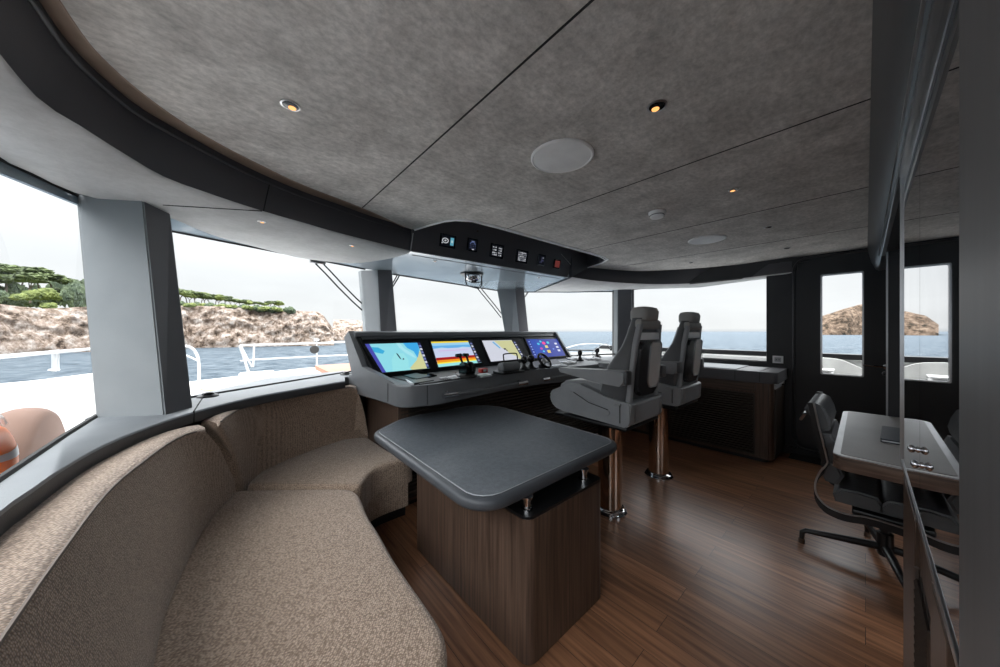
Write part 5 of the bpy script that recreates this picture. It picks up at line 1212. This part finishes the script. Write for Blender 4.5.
# ================================================================ SEA, CLIFFS, ISLET, TREES
SEA = -5.0
bm = NB(); bmesh.ops.create_grid(bm, x_segments=2, y_segments=2, size=30000); bmesh.ops.translate(bm, vec=(0,0,SEA), verts=bm.verts)
o = link('sea', bm, M['sea']); o['kind'] = 'stuff'; tag(o, 'rippled blue grey sea out to the horizon', 'sea')
def shore(name, base, tops, depth, m, m2, label, cat, amp, fq, nv=50, nu=420, plateau=.16, seed=0., back=1.0):
    """base: px of the waterline; tops: px of the cliff edge (same distance + setback)"""
    b_ = resamp([tuple(PZ(u,v,SEA)) for u,v in base], nu)
    rows = []
    for i, p in enumerate(b_):
        d = Vector((p.x,p.y,0)); dist = d.length; d.normalize()
        dep = p.x*DX+p.y*DY; u = CX+F*(p.x*RX+p.y*RY)/dep
        # height of the top line at this bearing
        vt = None
        for (u0,v0),(u1,v1) in zip(tops, tops[1:]):
            if min(u0,u1) <= u <= max(u0,u1): vt = v0+(v1-v0)*(u-u0)/(u1-u0); break
        if vt is None: vt = tops[0][1] if abs(u-tops[0][0]) < abs(u-tops[-1][0]) else tops[-1][1]
        setb = depth
        zt_ = EYE+(CY-vt)/F*(dep*(1+setb/dist))
        row = []
        for j in range(nv+1):
            t = j/nv
            if t < .7:
                s = t/.7; q = p+d*(setb*(s**1.5)); z = SEA-.6+(zt_-SEA+.6)*(s**.75)
            else:
                s = (t-.7)/.3; q = p+d*(setb+s*dist*.6); z = zt_+s*dist*plateau*.0 - s*s*2*back
            w = math.sin(math.pi*min(1,t/.72))**.6 if t < .72 else .12
            nz = noise.fractal(Vector((q.x*fq+seed, q.y*fq, z*fq*1.4)), 1.0, 2.0, 6)
            n2_ = noise.fractal(Vector((q.x*fq*4+seed, q.y*fq*4, z*fq*3)), 1.0, 2.0, 4)
            q = Vector((q.x,q.y,z)) - d*(nz*amp*2.2+n2_*amp*.7)*w + Vector((0,0,1))*(n2_*amp*.35)*w
            row.append(q)
        rows.append(row)
    bm = NB(); loft(bm, rows)
    for f in bm.faces:
        pass
    nvf = nv
    bm.faces.ensure_lookup_table()
    for k, f in enumerate(bm.faces):
        if (k % nvf)/nvf >= .70: f.material_index = 1
    o_ = link(name, bm, [m, m2], None, True, 180); tag(o_, label, cat)
    return rows
cl = shore('sea_cliff', [(-90,361),(-30,358),(0,355.5),(40,353.5),(82,352),(130,350.5),(190,348),(225,347.5),(262,346.5),(300,346),(334,345.5)], [(-90,296),(-30,302),(0,304),(40,309),(82,307),(130,304),(190,306),(225,306.5),(262,308.5),(300,311),(318,311.5),(324,316),(334,330)], 9, M['rock'], M['scrub'], 'weathered pinkish rock cliff on the port side with pines on top', 'cliff', 1.5, .11)
cl2 = shore('far_headland', [(333,340.8),(345,340.5),(365,340),(372,339.8)], [(333,319.7),(340,319.5),(355,320),(366,321),(372,333)], 20, M['rock'], M['scrub'], 'low far rocky headland behind the end of the port cliff', 'headland', 2.0, .04, nu=50, seed=5)
is_ = shore('rocky_islet', [(806,334.8),(822,334.9),(845,335),(870,334.9),(882,334.6),(884.5,334.4)], [(806,326),(815,318),(822,316),(832,313),(845,308.5),(858,305),(866,303.5),(874,310),(880,320),(884.5,333)], 60, M['islet'], M['islet'], 'brown rocky islet on the horizon seen through the starboard door window', 'islet', 6., .018, nu=110, seed=9)
# trees
def crown_mesh(seed, flat, rough_, m):
    rnd = random.Random(seed); bm = NB()
    for k in range(9):
        a = rnd.uniform(0,6.28); r_ = rnd.uniform(0,.62) if k else 0
        c = Vector((r_*math.cos(a), r_*math.sin(a), rnd.uniform(-.18,.22)*flat)); s = rnd.uniform(.34,.52)
        t_ = bmesh.ops.create_icosphere(bm, subdivisions=3, radius=s); 
        for v in t_['verts']:
            n_ = noise.fractal(v.co*5+Vector((seed*3.1+k,0,0)), 1., 2., 4)
            n_ += .6*noise.fractal(v.co*14+Vector((seed,k*2.,0)), 1., 2., 3)
            v.co = v.co*(1+n_*rough_); v.co.z *= flat; v.co += c
    me = bpy.data.meshes.new('crown'); bm.to_mesh(me); bm.free(); me.materials.append(m); return me
def trunk_mesh(seed, forks=3):
    rnd = random.Random(seed); bm = NB()
    tube(bm, cr([(0,0,-.15),(.02,.01,.25),(rnd.uniform(-.05,.05),.03,.55)],3), [.035]*4+[.028]*3, 7)
    for k in range(forks):
        a = rnd.uniform(0,6.28); tube(bm, [(0,.02,.5),(.18*math.cos(a),.18*math.sin(a),.75),(.33*math.cos(a),.33*math.sin(a),.92)], [.024,.017,.010], 6)
    me = bpy.data.meshes.new('trunk'); bm.to_mesh(me); bm.free(); me.materials.append(M['bark']); return me
umb = [crown_mesh(s, .42, .55, M['pine_a']) for s in (1,2,3)]
bsh = [crown_mesh(s, .62, .5, M['pine_b']) for s in (4,5)]
bs2 = [crown_mesh(s, .9, .5, M['pine_c']) for s in (6,7)]
trk = [trunk_mesh(s) for s in (1,2,3)]
def tree(nm, u, v, dist, hgt, wid, crowns, label, group, i, cat='tree', tall=True):
    """base at sight line (u,v) dist metres away"""
    k = (u-CX)/F; dep = dist; x = dep*(DX+k*RX); y = dep*(DY+k*RY); z = EYE+(CY-v)/F*dep
    t = thing(nm, label, cat, (x,y,z), random.uniform(0,6.28), group)
    c = bpy.data.objects.new('crown', crowns[i%len(crowns)]); C.objects.link(c); c.parent = t
    if tall:
        tr = bpy.data.objects.new('trunk', trk[i%3]); C.objects.link(tr); tr.parent = t; tr.scale = (hgt*.9,hgt*.9,hgt*.9)
        c.location = (0,0,hgt*.90); c.scale = (wid,wid,wid*.9)
    else:
        c.location = (0,0,hgt*.35); c.scale = (wid,wid,hgt)
    return t
rt_ = random.Random(11)
desc = ['at the far left edge of the side window','second from the left edge of the side window','tallest above the left cliff','with a gap before the next pine','leaning over the green shrubs','above the pale cliff path','near the wide pillar','right by the wide pillar']
TL = [(-14,292,262),(6,288,262),(22,288,265),(38,288,266),(52,290,272),(66,290,276),(30,296,272),(-2,298,272)]
for i, (u, vb, vt) in enumerate(TL):
    dd = 118+rt_.uniform(-8,12); hg = (vb-vt)/F*dd
    tree('umbrella_pine', u, vb+4, dd, hg, hg*.62+1.2, umb, 'dark umbrella pine on the left cliff, ' + desc[i], 'pines on the left cliff', i)
TB = [(28,300,14,7),(44,299,14,8),(16,300,9,6),(78,298,18,7),(70,300,14,6),(88,300,20,7),(46,309,9,6),(0,300,12,7),(58,300,10,5),(-16,302,16,8)]
for i, (u, vb, hpx, wpx) in enumerate(TB):
    dd = 108+rt_.uniform(-5,5)
    bb = bsh if i in (0,1,2,6,8) else bs2
    kind = ('bright green' if bb is bsh else 'dull green')
    where = ['under the pines left of the wide pillar','in the middle of the left window','below the leftmost pines','tall, next to the wide pillar','rounded, close to the wide pillar','half hidden by the wide pillar','alone on the rock ledge below the others','at the left edge of the side window','small, between the bright shrubs and the tall one','cut by the left edge of the view'][i]
    tree('cliff_shrub', u, vb, dd, hpx/F*dd, wpx/F*dd*1.15, bb, kind+' shrub on the left cliff, '+where, 'shrubs on the left cliff', i, 'shrub', False)
for i in range(14):
    u = -22+i*8.6; dd = 124+rt_.uniform(-5,8); hpx = rt_.uniform(16,26)
    tree('cliff_shrub', u, 304+rt_.uniform(-2,2), dd, hpx/F*dd, 7.5/F*dd*1.3, bs2 if i%3 else umb, 'dark dense shrub in the thicket behind the umbrella pines on the left cliff', 'thicket on the left cliff', i, 'shrub', False)
# ridge of small pines through the second window
for i in range(22):
    u = 176+i*4.9+rt_.uniform(-1.2,1.2); vt = 288+ (u-176)*.135+rt_.uniform(-2.4,2.0); vb = 303+(u-176)*.055; dd = 135+i*1.5+rt_.uniform(-4,4)
    hg = (vb-vt)/F*dd
    t = tree('ridge_pine', u, vb+2, dd, hg*.95, hg*.50+.6+rt_.uniform(-.3,.6), umb if i%3 else bsh, 'small umbrella pine in the row along the cliff top seen through the second window', 'pines along the cliff ridge', i)
for i in range(16):
    u = 174+i*7.5+rt_.uniform(-2,2); vb = 306.5+(u-174)*.05; dd = 128+i+rt_.uniform(-3,3)
    tree('ridge_shrub', u, vb, dd, 6/F*dd, 6.5/F*dd, (bsh,bs2)[i%2], 'low green shrub on the cliff edge seen through the second window', 'shrubs along the cliff ridge', i, 'shrub', False)
# ================================================================ LIGHT
w = bpy.data.worlds.new('overcast'); bpy.context.scene.world = w; w.use_nodes = True
N, L = w.node_tree.nodes, w.node_tree.links; bg = N['Background']
tc = N.new('ShaderNodeTexCoord'); sp = N.new('ShaderNodeSeparateXYZ'); L.new(tc.outputs['Generated'], sp.inputs[0])
rp = N.new('ShaderNodeValToRGB'); e = rp.color_ramp.elements
e[0].position = 0; e[0].color = (.05,.06,.07,1); e[1].position = 1; e[1].color = (1,1,1,1)
for pos, col in ((.495,(.06,.07,.08,1)),(.503,(.136,.138,.139,1)),(.57,(.138,.142,.146,1)),(.64,(.170,.178,.187,1)),(.72,(.62,.65,.68,1)),(.82,(.95,.97,1,1))):
    x = e.new(pos); x.color = col
mr = N.new('ShaderNodeMapRange'); mr.inputs['From Min'].default_value = -1; mr.inputs['From Max'].default_value = 1; L.new(sp.outputs['Z'], mr.inputs['Value']); L.new(mr.outputs[0], rp.inputs['Fac'])
mp = N.new('ShaderNodeMapping'); mp.inputs['Scale'].default_value = (1.2,1.2,4.5); L.new(tc.outputs['Generated'], mp.inputs['Vector'])
cn = N.new('ShaderNodeTexNoise'); cn.inputs['Scale'].default_value = 2.2; cn.inputs['Detail'].default_value = 6; L.new(mp.outputs[0], cn.inputs['Vector'])
cr_ = N.new('ShaderNodeMapRange'); cr_.inputs['From Min'].default_value = .3; cr_.inputs['From Max'].default_value = .7; cr_.inputs['To Min'].default_value = .93; cr_.inputs['To Max'].default_value = 1.06; L.new(cn.outputs['Fac'], cr_.inputs['Value'])
ml_ = N.new('ShaderNodeMix'); ml_.data_type = 'RGBA'; ml_.blend_type = 'MULTIPLY'; ml_.inputs['Factor'].default_value = 1
L.new(rp.outputs[0], ml_.inputs['A']); L.new(cr_.outputs[0], ml_.inputs['B']); L.new(ml_.outputs['Result'], bg.inputs['Color']); bg.inputs['Strength'].default_value = 5.0
sn = bpy.data.lights.new('sun', 'SUN'); sn.energy = 1.0; sn.angle = math.radians(12); sn.color = (1,.96,.9)
so = bpy.data.objects.new('sun', sn); C.objects.link(so); so.rotation_euler = Vector((.25,-.75,.62)).to_track_quat('Z','Y').to_euler()
# ================================================================ CAMERA
cam = bpy.data.cameras.new('camera'); co = bpy.data.objects.new('camera', cam); C.objects.link(co)
cam.sensor_width = 36; cam.lens = 36*F/1000; cam.shift_y = -(333.5-CY)/1000; cam.clip_start = .02; cam.clip_end = 60000
co.location = (0,0,EYE); co.rotation_euler = (math.pi/2,0,A-math.pi/2)
S = bpy.context.scene; S.camera = co
S.view_settings.view_transform = 'Standard'; S.view_settings.look = 'None'; S.view_settings.exposure = 0.52; S.view_settings.gamma = 1
S.view_settings.use_curve_mapping = False
